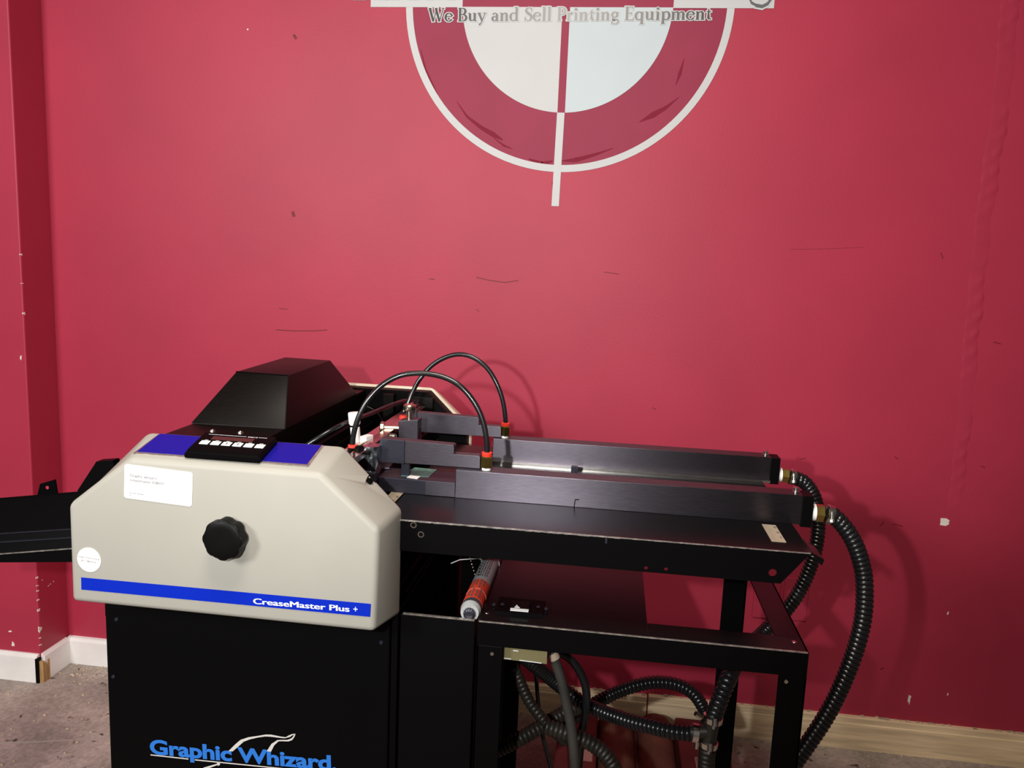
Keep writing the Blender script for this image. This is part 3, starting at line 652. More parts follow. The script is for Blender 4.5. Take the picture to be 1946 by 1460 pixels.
bmesh.ops.remove_doubles(bm, verts=bm.verts[:], dist=1e-5); bmesh.ops.bevel(bm, geom=bm.edges[:], offset=.0012, segments=2, affect='EDGES')
ct = obj('controller', bm, 'black', mc, sm=30, label='black digital controller')
def tquad(bm, x0, x1, t0, t1, h, th=.0006): loft(bm, [top(x0, t0, h), top(x1, t0, h), top(x1, t1, h), top(x0, t1, h)], [top(x0, t0, h + th), top(x1, t0, h + th), top(x1, t1, h + th), top(x0, t1, h + th)])
bm = B(); tquad(bm, -.617, -.548, .026, .0375, .0135, .0003); obj('display_window', bm, 'display', ct, label='dark display window')
for k in range(6):
    x = -.6275 + k * .0182; bm = B(); tquad(bm, x, x + .0142, .0435, .0545, .0135, .0008); bt = obj('key', bm, 'white_plastic', ct, label='white key')
    if k in (2, 3):
        bm = B(); tquad(bm, x + .006, x + .0085, .046, .0515, .0144, .0002); obj('key_mark', bm, 'ink', ct)
    bm = B(); tquad(bm, x + .003, x + .009, .0402, .0415, .0137, .0002); obj('key_print', bm, 'ink_light', ct)
bm = B(); text_bm(bm, 'DIS15', top(-.5615, .0228, .0138), TU, TV, .016, .0026, bold=.02); tquad(bm, -.628, -.5645, .0206, .0211, .0136, .0002); tquad(bm, -.544, -.530, .0206, .0211, .0136, .0002); obj('controller_print', bm, 'white_print', ct)

# hood over the crease head
ZB = 1.073
bm = B(); box(bm, -.735, -.566, -1.098, -.500, ZB - .003, ZB, .0008); bp_ = obj('top_plate', bm, 'hood', mc)
for q_ in ((404, 820.5), (457, 823.5)):
    bm = B(); lathe(bm, PZ(*q_, ZB), (0, 0, 1), [(0, .0055), (.001, .0055), (.004, .0035)], 12); obj('screw', bm, 'steel', bp_, sm=40)
bm = B(); lo = [(-.739, -.982, ZB), (-.563, -.976, ZB), (-.563, -.570, ZB), (-.739, -.575, ZB)]; hi = [(-.691, -.900, 1.160), (-.586, -.907, 1.160), (-.593, -.666, 1.160), (-.699, -.658, 1.160)]
loft(bm, lo, hi, .002, 2); hd = obj('hood', bm, 'hood', mc, sm=25, label='dark brown-black sheet metal hood')
bm = B(); e0 = Vector(lo[1]); e1 = Vector(hi[1]); e2 = Vector(hi[0])
for a, b in ((e0, e1), (e1, e2)):
    cyl(bm, a + Vector((0, -.0008, 0)), b + Vector((0, -.0008, 0)), .0011, 6)
obj('folded_edge', bm, 'black', hd)
bm = B(); box(bm, -.568, -.564, -1.098, -.505, .955, ZB - .002); obj('inner_wall', bm, 'black', mc)
bm = B(); box(bm, -.560, -.520, -1.09, -.51, .99, 1.015, .001); box(bm, -.532, -.522, -1.09, -.51, .97, 1.035, .001); obj('cross_beam', bm, 'black', mc)
bm = B(); cyl(bm, (-.478, -1.09, 1.0), (-.478, -.51, 1.0), .018, 24); obj('roller', bm, 'alu_dark', mc, sm=40)
bm = B(); box(bm, -.60, -.312, -1.09, -.51, .93, .962); obj('bed_plate', bm, 'black', mc)

# cross bar with clamps
bm = B(); box(bm, -.430, -.412, -1.06, -.535, 1.036, 1.0485, .0008); xb = obj('cross_bar', bm, 'steel_bar', mc, label='flat ground steel cross bar')
bm = B(); box(bm, -.457, -.437, -1.06, -.56, 1.028, 1.043, .0008); obj('cross_bar', bm, 'steel_bar', mc)
bm = B(); box(bm, -.447, -.438, -1.07, -.53, 1.010, 1.02, .0008); obj('guide_bar', bm, 'black', mc)
# middle clamp block with two thumb screws
Yb = -.80
bm = B(); prism_y(bm, [(-.404, .985), (-.404, 1.0655), (-.364, 1.070), (-.364, .985)], Yb, Yb + .03, .001); blk = obj('clamp_block', bm, 'alu', mc)
bm = B(); box(bm, -.3645, -.3635, Yb + .012, Yb + .018, 1.015, 1.050); obj('slot', bm, 'black_matt', blk)
def thumb(base, axis, L, rh, hh, parent, rs=.0035):
    bm = B(); lathe(bm, base, axis, [(0, rs), (L, rs)], 16); d = Vector(axis).normalized()
    lathe(bm, Vector(base) + d * L, axis, [(0, rh * .9), (hh * .15, rh), (hh * .8, rh), (hh, rh * .85)], 28); return obj('thumb_screw', bm, 'nickel', parent, sm=35)
thumb((-.386, Yb + .015, 1.067), (0, 0, 1), .018, .0125, .012, blk, .0048)
thumb((-.404, Yb + .004, 1.050), (-1, -.15, 0), .028, .012, .009, blk, .005)
bm = B(); lathe(bm, (-.43, Yb - .012, 1.036), (1, 0, 0), [(0, .0035)] + [(i * .0012, .0062 if i % 2 else .0052) for i in range(1, 20)] + [(.026, .0035)], 14); obj('spring', bm, 'steel', blk, sm=30)
bm = B(); screw(bm, (-.352, Yb + .004, 1.018), (.3, -1, 0), .005, .006); obj('set_screw', bm, 'steel', blk, sm=40)
bm = B(); box(bm, -.425, -.400, -.665, -.635, 1.045, 1.066, .001); box(bm, -.421, -.404, -.66, -.64, 1.066, 1.072, .001); cl2 = obj('clamp_block', bm, 'alu', mc)
bm = B(); box(bm, -.424, -.414, -.662, -.64, 1.072, 1.076, .0008); obj('clamp_cap', bm, 'steel', cl2)
# near clamp wrapped in foil
bm = B(); t = bmesh.new(); bmesh.ops.create_cube(t, size=1); bmesh.ops.subdivide_edges(t, edges=t.edges[:], cuts=6, use_grid_fill=True)
for v in t.verts:
    taper = 0.72 + .28 * (v.co.z + .5)
    v.co = Vector((-.402 + v.co.x * .024 * taper, -.967 + v.co.y * .030, 1.031 + v.co.z * .046)) + Vector((random.uniform(-1, 1), random.uniform(-1, 1), random.uniform(-1, 1))) * .0016
merge(bm, t); nf = obj('foil_wrap', bm, 'foil', mc, sm=50, label='crumpled silver foil around the near clamp')
bm = B(); box(bm, -.420, -.392, -.985, -.957, .990, 1.010, .004); obj('clamp_foot', bm, 'alu_dark', mc)
bm = B(); lathe(bm, (-.408, -.975, .975), (0, 0, 1), [(0, .008), (.012, .008)], 16); obj('brass_bush', bm, 'brass', mc, sm=40)
bm = B(); lathe(bm, (-.428, -.985, 1.045), (1, -.25, 0), [(0, .0105), (.003, .0115), (.009, .0115), (.010, .010)], 26); lathe(bm, (-.42, -.987, 1.045), (1, -.25, 0), [(0, .0035), (.016, .0035)], 12); obj('thumb_screw', bm, 'knob', mc, sm=35)
# stepped feed arms
def arm(y0, y1, tip=True):
    pr = [(-.393, 1.0225), (-.393, 1.0645), (-.2625, 1.062), (-.2595, 1.0600), (-.2595, 1.0455), (-.2145, 1.0455), (-.2125, 1.044), (-.2125, 1.0225)]
    bm = B(); prism_y(bm, pr, y0, y1, .0008); a = obj('feed_arm', bm, 'alu', mc, label='stepped brushed aluminium feed arm')
    if not tip: return a
    bm = B(); prism_y(bm, [(-.3935, 1.022), (-.3935, 1.065), (-.349, 1.064), (-.349, 1.022)], y0 - .0025, y0 - .0002, .0006); obj('arm_tip', bm, 'alu_dark', a, label='black inner end')
    return a
arm(-.958, -.938); arm(-.695, -.675, False)
# white tagged clutter between the covers
bm = B()
for i in range(9):
    t0 = i / 8; r = .012 * sin(pi * t0) + .0008
    p = Vector((-.458 + .030 * t0, -.985 + .085 * t0, 1.030 + .016 * sin(t0 * 1.7))); a = [bm.verts.new(p + Vector((-r * .5, 0, -r * .6))), bm.verts.new(p + Vector((0, 0, r * .25))), bm.verts.new(p + Vector((r * .7, 0, r * .5)))]
    if i:
        for k in range(2): bm.faces.new((prev[k], prev[k + 1], a[k + 1], a[k]))
    prev = a
o = obj('paper_guide', bm, 'beige_in', mc, sm=60, label='curved cream paper guide')
md = o.modifiers.new('t', 'SOLIDIFY'); md.thickness = .0012
for (x, y, z, sx, sy, sz, rz) in ((-.452, -1.0, 1.040, .016, .05, .010, .2), (-.437, -.90, 1.046, .014, .024, .018, -.3), (-.472, -1.03, 1.048, .02, .03, .012, .4)):
    bm = B(); box(bm, -sx / 2, sx / 2, -sy / 2, sy / 2, -sz / 2, sz / 2, .0015)
    bmesh.ops.rotate(bm, verts=bm.verts[:], cent=(0, 0, 0), matrix=Matrix.Rotation(rz, 3, 'Z')); bmesh.ops.translate(bm, verts=bm.verts[:], vec=(x, y, z)); obj('sensor_block', bm, 'white_plastic', mc, label='white plastic sensor block')
# thin cable across the back
smoothtube('sensor_cable', [(-.56, -.98, 1.022), P(640, 812, -.93), P(700, 788, -.80), P(750, 768, -.70), P(776, 762, -.64), P(795, 772, -.62), (-.41, -.60, 1.03)], .0042, 'rubber', mc)
smoothtube('thin_wire', [P(694, 771, -.60), P(712, 780, -.60), P(724, 795, -.62), P(730, 810, -.64)], .0009, 'rubber', mc, n=8)
bm = B(); box(bm, -.430, -.375, -.72, -.60, 1.012, 1.026, .001); bmesh.ops.rotate(bm, verts=bm.verts[:], cent=(-.4, -.66, 1.02), matrix=Matrix.Rotation(.35, 3, 'Y')); obj('paddle', bm, 'black', mc)

# feed table
ZT = 0.97
bm = B(); box(bm, -.345, .322, -1.108, -.56, ZT - .003, ZT, .001); tb = obj('feed_table', bm, 'table', mc, label='black feed table top')
bm = B(); prism_y(bm, [(-.345, .9185), (-.345, ZT - .001), (.318, ZT - .001), (.279, .9185)], -1.110, -1.107); ap = obj('front_apron', bm, 'black', tb)
# holes through the apron
for (x, z, r) in ((P(1228, 1076, -1.11).x, .9245, .0030), (P(1266, 1079, -1.11).x, .9255, .0030), (P(1469, 1085, -1.11).x, .9345, .0062)):
    c = B(); lathe(c, (x, -1.12, z), (0, 1, 0), [(0, r), (.03, r)], 20); co = obj('cutter', c, 'black')
    md = ap.modifiers.new('h', 'BOOLEAN'); md.object = co; md.solver = 'EXACT'; dg = bpy.context.evaluated_depsgraph_get(); dg.update()
    nme = bpy.data.meshes.new_from_object(ap.evaluated_get(dg)); ap.modifiers.remove(md); ap.data = nme; bpy.data.objects.remove(co)
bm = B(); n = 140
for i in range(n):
    x0 = -.345 + .663 * i / n; x1 = x0 + .663 / n + .0004; w = random.uniform(.0007, .0015) * (1.0 if i < 80 else .45)  # wear plus the edge highlight drawn as strip width, wider at the left
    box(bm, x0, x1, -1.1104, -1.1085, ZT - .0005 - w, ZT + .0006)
obj('worn_highlight_edge', bm, 'edge', tb, label='worn metal front edge with its highlight drawn in', kind='stuff')
bm = B(); loft(bm, [(.322, -1.108, ZT), (.322, -1.045, ZT), (.322, -1.045, ZT - .003), (.322, -1.108, ZT - .003)], [(.342, -1.100, .958), (.342, -1.04, .958), (.338, -1.04, .952), (.338, -1.104, .950)]); obj('end_flange', bm, 'table', tb)
bm = B(); box(bm, .2855, .318, -1.05, -.56, .93, ZT - .003); obj('table_rib', bm, 'black', tb)
for q_ in ((786, 998), (800, 1016)):
    bm = B(); p = P(*q_, -1.11); lathe(bm, p + Vector((0, .001, 0)), (0, -1, 0), [(0, .0052), (.0015, .0052), (.0015, .0034), (.0004, .0034)], 16)
    obj('screw', bm, 'steel', tb, sm=40)
p = P(1152, 1027, -1.11); bm = B(); box(bm, p.x - .0015, p.x + .0015, -1.1106, -1.1095, p.z - .005, p.z + .004); obj('slot', bm, 'alu_dark', tb)
# ruler strips
def ruler(x0, x1, y0, y1, nums, skew=0.0):
    bm = B(); box(bm, x0, x1, y0, y1, ZT, ZT + .0008); r = obj('ruler_strip', bm, 'ruler', tb, label='tan metal scale strip')
    bm = B(); k = 0
    y = y0 + .006
    while y < y1 - .002:
        L = (x1 - x0) * (.55 if k % 4 == 0 else .35); poly(bm, [(x0 + .001, y, ZT + .001), (x0 + .001 + L, y, ZT + .001), (x0 + .001 + L, y + .0004, ZT + .001), (x0 + .001, y + .0004, ZT + .001)]); y += .00635; k += 1
    for s, yy in nums: text_bm(bm, s, (x1 - .006, yy, ZT + .0011), (1, 0, 0), (0, 1, 0), .0045, .007, bold=.02)
    obj('scale_print', bm, 'ink', r)
ruler(.2695, .2915, -1.068, -.985, (('7', -1.052), ('6', -1.027), ('5', -1.002)))
ruler(-.369, -.347, -1.10, -.955, (('5', -.972), ('6', -.997), ('7', -1.022)))
# low block left of the near rail with the green label
bm = B(); box(bm, -.395, -.2545, -.968, -.900, ZT, .9965, .001); lb = obj('low_block', bm, 'alu_dark', mc)
bm = B(); box(bm, -.307, -.2543, -.9695, -.966, ZT + .001, .9955); obj('face_plate', bm, 'alu', lb)
bm = B(); plate(bm, [PZ(x, y, .9967) for x, y in ((762, 905), (815, 907), (830, 893), (788, 889))], (0, 0, 1), .0006); gl = obj('green_label', bm, 'green', lb, label='worn green label')
bm = B(); plate(bm, [PZ(x, y, .9967) for x, y in ((773, 908), (793, 911), (799, 906), (780, 904))], (0, 0, 1), .0008); obj('torn_sticker', bm, 'paper', lb, label='torn white sticker')
bm = B(); plate(bm, [PZ(x, y, .998) for x, y in ((720, 891), (740, 892), (752, 876), (724, 873))], (0, 0, 1), .003); obj('spring_plate', bm, 'alu', lb)
bm = B(); box(bm, -.357, -.343, -.948, -.938, .9965, 1.0225); obj('hanger', bm, 'alu_dark', lb)
# suction rails
def rail(y0, y1, x0, name, lab):
    bm = B(); box(bm, x0, .335, y0, y1, ZT, 1.0205, .0008); r = obj('suction_rail', bm, 'alu', mc, label=lab)
    bm = B(); box(bm, .3352, .353, y0 + .0005, y1 - .001, ZT - .004, 1.0195, .0008); obj('end_block', bm, 'black', r, label='black end block')
    bm = B(); x = .327; lathe(bm, (x, (y0 + y1) / 2, 1.0205), (0, 0, 1), [(0, .0058), (.002, .0058), (.002, .0035), (.004, .0035), (.004, .0048), (.0085, .0048), (.009, .004)], 16); obj('cap_screw', bm, 'steel', r, sm=35)
    return r
nr = rail(-.970, -.932, -.2535, 'near', 'brushed rail nearest the table front'); fr_ = rail(-.700, -.660, -.2280, 'far', 'brushed rail nearest the wall')
bm = B(); box(bm, -.2285, .335, -.709, -.7005, ZT + .0003, ZT + .005); obj('guide_strip', bm, 'steel', fr_, label='bright steel guide strip')
bm = B(); box(bm, -.40, -.2285, -.735, -.7, ZT, ZT + .012, .001); obj('low_block', bm, 'alu', mc)
bm = B(); p = PZ(1074, 895, ZT); box(bm, -.060, -.050, -.775, -.765, ZT, ZT + .022, .0005); box(bm, -.0495, -.0465, -.782, -.760, ZT, ZT + .020, .0005); obj('sheet_stop', bm, 'alu_dark', mc, label='small upright sheet stop')
bm = B(); c = P(1078, 960, -.9705); plate(bm, [P(x, y, -.9704) for x, y in ((1090, 964), (1092, 964), (1094, 949), (1092.5, 949))], (0, -1, 0), .0003); plate(bm, [P(x, y, -.9704) for x, y in ((1092.5, 949), (1101, 949), (1101, 950.5), (1093, 951))], (0, -1, 0), .0003); obj('scratch', bm, 'black_matt', nr)

# stand under the table
ZS = 0.809; sd = -1.1
def part(name, bm, m='black', label=None, parent=mc): return obj(name, bm, m, parent, label=label)
bm = B(); box(bm, -.184, .333, -1.104, -1.100, .768, ZS, .001); apn = part('stand_rail', bm)
bm = B(); box(bm, -.182, .331, -1.1046, -1.102, ZS - .0012, ZS + .0006); obj('worn_highlight_edge', bm, 'edge', apn, label='worn metal edge with its highlight drawn in')  # bright strip draws the rail edge's highlight along with its wear
bm = B(); box(bm, -.184, .089, -1.1015, -.745, ZS - .003, ZS, .0008); dk = part('stand_deck', bm, 'table')
bm = B(); box(bm, .0885, .333, -1.1015, -1.052, ZS - .003, ZS, .0008); part('deck_strip', bm, 'table')
bm = B(); box(bm, .291, .333, -1.0525, -.745, ZS - .003, ZS, .0008); box(bm, .330, .333, -1.1, -.745, .768, ZS); part('side_strip', bm, 'table')
bm = B(); box(bm, .0885, .291, -.775, -.745, ZS - .003, ZS, .0008); part('rear_strip', bm, 'table')
def leg(x0, x1, y, z1=.768, dy=.04):
    bm = B(); box(bm, x0, x1, y, y + .003, 0, z1, .0008); box(bm, x1 - .003 if x0 > 0 else x0, x1 if x0 > 0 else x0 + .003, y, y + dy, 0, z1); return part('leg', bm)
leg(.291, .333, -1.104); leg(-.184, -.142, -1.104); leg(.2465, .2905, -.80, ZT - .004); leg(-.184, -.140, -.80, ZS - .004)
for q_ in ((1494, 1296), (935, 1243)):
    bm = B(); lathe(bm, P(*q_, -1.104), (0, -1, 0), [(0, .0032), (.0006, .003)], 12); obj('rivet', bm, 'steel', apn)
for q_ in ((1509, 1220), (926, 1165)):
    bm = B(); lathe(bm, PZ(*q_, ZS), (0, 0, 1), [(0, .0038), (.0005, .0036)], 12); obj('rivet', bm, 'steel', apn)
# switch plate on the deck
bm = B(); plate(bm, [PZ(x, y, ZS) for x, y in ((942, 1164.5), (1031, 1171), (1036, 1146), (949, 1137))], (0, 0, 1), .003); sw = part('switch_plate', bm, 'black', 'black switch plate on the stand deck')
bm = B(); plate(bm, [PZ(x, y, ZS + .003) for x, y in ((970, 1160), (1004, 1163), (1008, 1148), (974, 1145))], (0, 0, 1), .004); obj('rocker', bm, 'knob', sw)
bm = B(); plate(bm, [PZ(x, y, ZS + .0072) for x, y in ((969.5, 1161), (1004, 1164), (1005, 1159), (970, 1156))], (0, 0, 1), .0006); plate(bm, [PZ(x, y, ZS + .0072) for x, y in ((977.5, 1155), (988, 1156), (982, 1150)) ], (0, 0, 1), .0006); obj('rocker_mark', bm, 'white_plastic', sw)
for q_ in ((939, 1150), (955, 1150), (1023, 1155), (1038, 1158)):
    bm = B(); screw(bm, PZ(*q_, ZS + .002), (0, 0, 1), .0036, .003); obj('screw', bm, 'alu_dark', sw, sm=40)
bm = B(); plate(bm, [P(x, y, -1.085) for x, y in ((957, 1225), (956.5, 1253), (1039, 1262.5), (1040, 1232))], (0, 1, 0), .002); lp = part('rating_plate', bm, 'plate', 'olive metal rating plate under the deck')
bm = B()
for a, b in (((975, 1236), (985, 1237)), ((957, 1250.8), (971, 1252)), ((987, 1254.3), (1029, 1260))): plate(bm, [P(a[0], a[1], -1.0853), P(b[0], b[1], -1.0853), P(b[0], b[1] + 1.3, -1.0853), P(a[0], a[1] + 1.3, -1.0853)], (0, -1, 0), .0003)
obj('plate_print', bm, 'white_print', lp)

# delivery side on the left
Yt = -.95
tp = [P(-60, 954.5, Yt), P(150, 938, Yt)]
def ty(px, py): return P(px, py, Yt)
def strip(bm, a0, a1, b0, b1, ya, yb):
    """sloping slab between image rows a (top) and b (bottom), from depth ya to yb"""
    A = [P(-60, a0, ya), P(150, a1, ya), P(150, b1, yb), P(-60, b0, yb)]; plate(bm, A, (0, 1, 0), .004)
bm = B(); strip(bm, 955, 938, 1019, 1005.5, -.90, -.95); dt = part('delivery_tray', bm, 'black', 'black sloping delivery tray')
bm = B(); strip(bm, 1018.5, 1005, 1035, 1021.5, -.955, -.96); obj('tray_step', bm, 'black', dt)
bm = B(); strip(bm, 1018, 1004.5, 1019.6, 1006.1, -.957, -.957); obj('tray_lip', bm, 'alu_dark', dt)
bm = B(); strip(bm, 1034.5, 1021, 1057, 1041, -.965, -.97); obj('tray_step', bm, 'black_matt', dt)
bm = B(); strip(bm, 1034, 1020.5, 1035.8, 1022.3, -.967, -.967); obj('tray_lip', bm, 'alu_dark', dt)
bm = B(); strip(bm, 1057, 1041, 1059, 1043, -.972, -.972); obj('tray_lip', bm, 'edge', dt, label='bare metal lip')
bm = B(); strip(bm, 1058, 1042.5, 1069.5, 1068.5, -.97, -.97); obj('tray_skirt', bm, 'black_matt', dt)
bm = B(); A = [P(-60, 955, -.90), P(150, 938, -.90)]; loft(bm, [A[0], A[1], A[1] + Vector((0, 0, .004)), A[0] + Vector((0, 0, .004))], [a + Vector((0, .14, d)) for a, d in ((A[0], -.0), (A[1], -.0), (A[1], .004), (A[0], .004))]); 
for v in bm.verts: v.co.z -= .09 if v.co.y > -.8 else .0
obj('tray_bed', bm, 'black', dt)
bm = B(); plate(bm, [P(x, y, -.86) for x, y in ((69, 948), (76, 920), (104.5, 911.5), (110, 945))], (0, 1, 0), .003); bk_ = obj('tray_bracket', bm, 'black', dt, label='small upright bracket with a hole')
bm = B(); lathe(bm, P(90, 927, -.8605), (0, -1, 0), [(0, .0036), (.0004, .0034)], 14); obj('bracket_hole', bm, 'wall', bk_)
bm = B(); A = [P(x, y, -.98) for x, y in ((146, 985), (147.5, 932), (183, 877.5), (214, 875.5), (240, 985))]; plate(bm, A, (0, 1, 0), .02); part('exit_guard', bm, 'black', 'black chamfered exit guard')

# ================================================================== separate things
# grease tube lying between the side box and the stand
gt = thing('lubricant_tube', (-.200, -.95, .812), 'grey tube with red label lying between cabinet and stand deck', 'tube')
gx, gz, r = -.2005, .8135, .0172
def seg(name, y0, y1, m, r0=r, r1=r, lab=None):
    bm = B(); lathe(bm, (gx, y0, gz), (0, 1, 0), [(0, r0), (y1 - y0, r1)], 32); return obj(name, bm, m, gt, sm=40, label=lab)
tbody = seg('tube_body', -.985, -.80, 'tube_grey', lab='grey printed tube body'); rl = seg('red_label', -1.063, -.985, 'tube_red', r + .0002, r + .0002, 'fluorescent red label')
seg('dark_band', -1.076, -1.063, 'tube_dark'); seg('tube_shoulder', -1.087, -1.076, 'tube_grey', .0150, r)
bm = B(); lathe(bm, (gx, -1.0935, gz - .001), (0, 1, 0), [(0, .006), (.002, .0095), (.007, .0102)], 30, lobes=lambda a: 1 + .05 * cos(15 * a)); obj('cap', bm, 'alu_dark', gt, sm=30)
bm = B()
for k, (t0, w) in enumerate(((-.2, .03), (.2, .045), (.55, .02), (-.5, .02))):
    for j in range(6):
        y = -1.060 + j * .0122 + (.003 if k % 2 else 0)
        if -1.034 < y < -1.022: continue
        a = pi / 2 - t0; c = Vector((gx + (r + .0006) * cos(a), y, gz + (r + .0006) * sin(a))); tv = Vector((-sin(a), 0, cos(a)))
        poly(bm, [c - tv * .0012, c + tv * .0012, c + tv * .0012 + Vector((0, .010, 0)), c - tv * .0012 + Vector((0, .010, 0))])
obj('label_print', bm, 'ink', rl)
bm = B(); lathe(bm, (gx, -1.027, gz), (0, 1, 0), [(0, r + .0006), (.0022, r + .0006)], 32); obj('label_seam', bm, 'tube_pink', rl)
bm = B()
for k, t0 in enumerate((-.45, -.2, .05, .3, .5)):
    y = -.975 + .01 * random.random()
    while y < -.86:
        a = pi / 2 - t0; L = random.uniform(.004, .012); c = Vector((gx + (r + .0004) * cos(a), y, gz + (r + .0004) * sin(a))); tv = Vector((-sin(a), 0, cos(a))) * .0009
        poly(bm, [c - tv, c + tv, c + tv + Vector((0, L, 0)), c - tv + Vector((0, L, 0))]); y += L + .003
obj('tube_print', bm, 'tube_dark', tbody)
# white cable tie at the tube's far end
h0 = P(913, 1061.5, -.865)
bm = B(); t = [P(913, 1061.5, -.865), P(874, 1064, -.87), P(857, 1071, -.87)]
for a, b in zip(t, t[1:]): cyl(bm, a, b, .0010, 8)
box(bm, h0.x - .002, h0.x + .003, h0.y - .002, h0.y + .003, h0.z - .0025, h0.z + .0025, .0008)
lathe(bm, (gx, -.868, gz), (0, 1, 0), [(0, r + .0008), (.003, r + .0008)], 28)
obj('cable_tie', bm, 'white_plastic', gt, label='white cable tie')

# small white capped bottle
bt = thing('oil_bottle', (-.461, -.895, 1.03), 'small white capped bottle standing behind the front cover', 'bottle')
ax = Vector((-.10, .03, 1)); bb = Vector((-.4545, -.905, 1.030))
bm = B(); lathe(bm, bb, ax, [(0, .006), (.002, .0085), (.040, .0090), (.046, .0085)], 24); bd = obj('bottle_body', bm, 'white_plastic', bt, sm=40)
bm = B(); lathe(bm, bb + ax.normalized() * .046, ax, [(0, .0102), (.002, .0106), (.020, .0108), (.022, .0098)], 28, lobes=lambda a: 1 + .015 * cos(24 * a)); obj('cap', bm, 'white_plastic', bt, sm=35)
bm = B(); lathe(bm, bb + ax.normalized() * .041, ax, [(0, .0093), (.003, .0093)], 24); obj('dark_ring', bm, 'black', bt)
bm = B(); pp = bb + ax.normalized() * .012 + Vector((.001, -.0093, 0)); plate(bm, [pp + Vector((-.0015, 0, 0)), pp + Vector((.0015, 0, 0)), pp + Vector((.0005, 0, .014)), pp + Vector((-.0025, 0, .014))], (0, -1, 0), .0004); obj('bottle_print', bm, 'ink', bt)

# two black air tubes arching over the arms
def fitting(p, parent, s=1.0):
    bm = B(); lathe(bm, p, (0, 0, 1), [(0, .0082 * s), (.0045, .0086 * s)], 22); obj('thread_tape', bm, 'ptfe', parent, sm=40, label='white thread tape')
    bm = B(); lathe(bm, Vector(p) + Vector((0, 0, .0042)), (0, 0, 1), [(0, .0098 * s), (.0012, .0108 * s), (.0185, .0108 * s), (.0205, .0095 * s)], 6); obj('brass_hex', bm, 'brass', parent, label='brass hexagon fitting')
    bm = B(); z0 = Vector(p) + Vector((0, 0, .0245)); lathe(bm, z0, (0, 0, 1), [(0, .0085 * s), (.0022, .0092 * s), (.0032, .0075 * s), (.0042, .0092 * s), (.0068, .0094 * s), (.0074, .0078 * s)], 26); obj('release_collar', bm, 'red_plastic', parent, sm=35, label='red release collar')
    return z0
ta = thing('air_tube', (-.202, -.953, 1.02), 'black arching air tube on the near rail, the lower front arch', 'tube', 'arched air tubes')
f = fitting((-.2017, -.953, 1.0205), ta)
pts = [f - Vector((0, 0, .01))] + [P(x, y, yy) for x, y, yy in ((925, 838, -.953), (916, 795, -.95), (898, 760, -.947), (872, 732, -.944), (840, 716, -.94), (800, 709.5, -.94), (760, 714, -.945), (725, 733, -.955), (698, 762, -.965), (680, 797, -.972), (671, 832, -.975))] + [Vector((-.441, -.975, 1.03))]
smoothtube('tube', pts, .0048, 'rubber', ta, n=18)
e = P(671, 846, -.975); bm = B(); lathe(bm, e - Vector((0, 0, .004)), (0, 0, 1), [(0, .0085), (.0015, .009), (.004, .009), (.005, .007)], 24); obj('release_collar', bm, 'red_plastic', ta, sm=35, label='red release collar')
bm = B(); lathe(bm, e - Vector((0, 0, .026)), (0, 0, 1), [(0, .009), (.022, .009)], 6); obj('fitting', bm, 'knob', ta)
tb2 = thing('air_tube', (-.205, -.682, 1.02), 'black arching air tube on the far rail, the higher rear arch', 'tube', 'arched air tubes')
f = fitting((-.2055, -.682, 1.0205), tb2)
pts = [f - Vector((0, 0, .01))] + [P(x, y, yy) for x, y, yy in ((960.5, 795, -.682), (955, 760, -.68), (943, 727, -.677), (925, 699, -.672), (900, 680, -.668), (873, 673.5, -.665), (845, 680, -.665), (818, 697, -.668), (797, 722, -.675), (783, 748, -.68), (775, 768, -.685))] + [Vector((-.424, -.69, 1.06))]
smoothtube('tube', pts, .0048, 'rubber', tb2, n=18)
bm = B(); lathe(bm, (-.424, -.69, 1.0485), (0, 0, 1), [(0, .008), (.006, .008)], 18); obj('fitting', bm, 'red_plastic', tb2)

# ribbed vacuum hoses
def clamp(at, axis, r, parent, lab='steel worm clamp'):
    at = Vector(at); ax = Vector(axis).normalized()
    bm = B(); lathe(bm, at - ax * .005, ax, [(0, r), (.0005, r + .0012), (.0095, r + .0012), (.010, r)], 28)
    c = obj('hose_clamp', bm, 'steel', parent, sm=35, label=lab)
    x, y, d = frame_of(ax)
    bm = B(); p = at + Vector((0, -1, .25)).normalized() * (r + .003); cyl(bm, p - Vector((0, .25, 1)) * .007, p + Vector((0, .25, 1)) * .006, .0042, 12); lathe(bm, p - Vector((0, .25, 1)) * .011, (0, .25, 1), [(0, .0045), (.005, .0045)], 6)
    for k in range(8):
        a = 2 * pi * k / 24 + 3.6
        q = at + (x * cos(a) + y * sin(a)) * (r + .0013)
        t = x * -sin(a) + y * cos(a); nn = (x * cos(a) + y * sin(a))
    obj('clamp_screw', bm, 'steel', parent, sm=30); return c
def rail_end(yc, zc, parent):
    p = Vector((.3532, yc, zc))
    bm = B(); lathe(bm, p, (1, 0, 0), [(0, .0135), (.008, .0142)], 24); obj('thread_tape', bm, 'ptfe', parent, sm=40, label='white thread tape')
    bm = B(); lathe(bm, p + Vector((.008, 0, 0)), (1, 0, -.05), [(0, .0135), (.001, .0150), (.013, .0150), (.0145, .013)], 6); obj('brass_hex', bm, 'brass', parent, label='brass hexagon fitting')
hA = thing('vacuum_hose', (.36, -.95, .985), 'black ribbed hose curving right from the near rail down to the floor', 'hose', 'ribbed vacuum hoses')
rail_end(-.951, .988, hA)
path = [(.378, -.951, .987), (.392, -.951, .984)] + [tuple(P(x, y, yy)) for x, y, yy in ((1608, 1006, -.95), (1627, 1040, -.948), (1640, 1085, -.945), (1643, 1130, -.945), (1640, 1175, -.945), (1630, 1220, -.945), (1615, 1265, -.945), (1592, 1320, -.945), (1566, 1368, -.945), (1535, 1415, -.945), (1500, 1465, -.945), (1455, 1530, -.94), (1400, 1620, -.92), (1330, 1740, -.85))] 
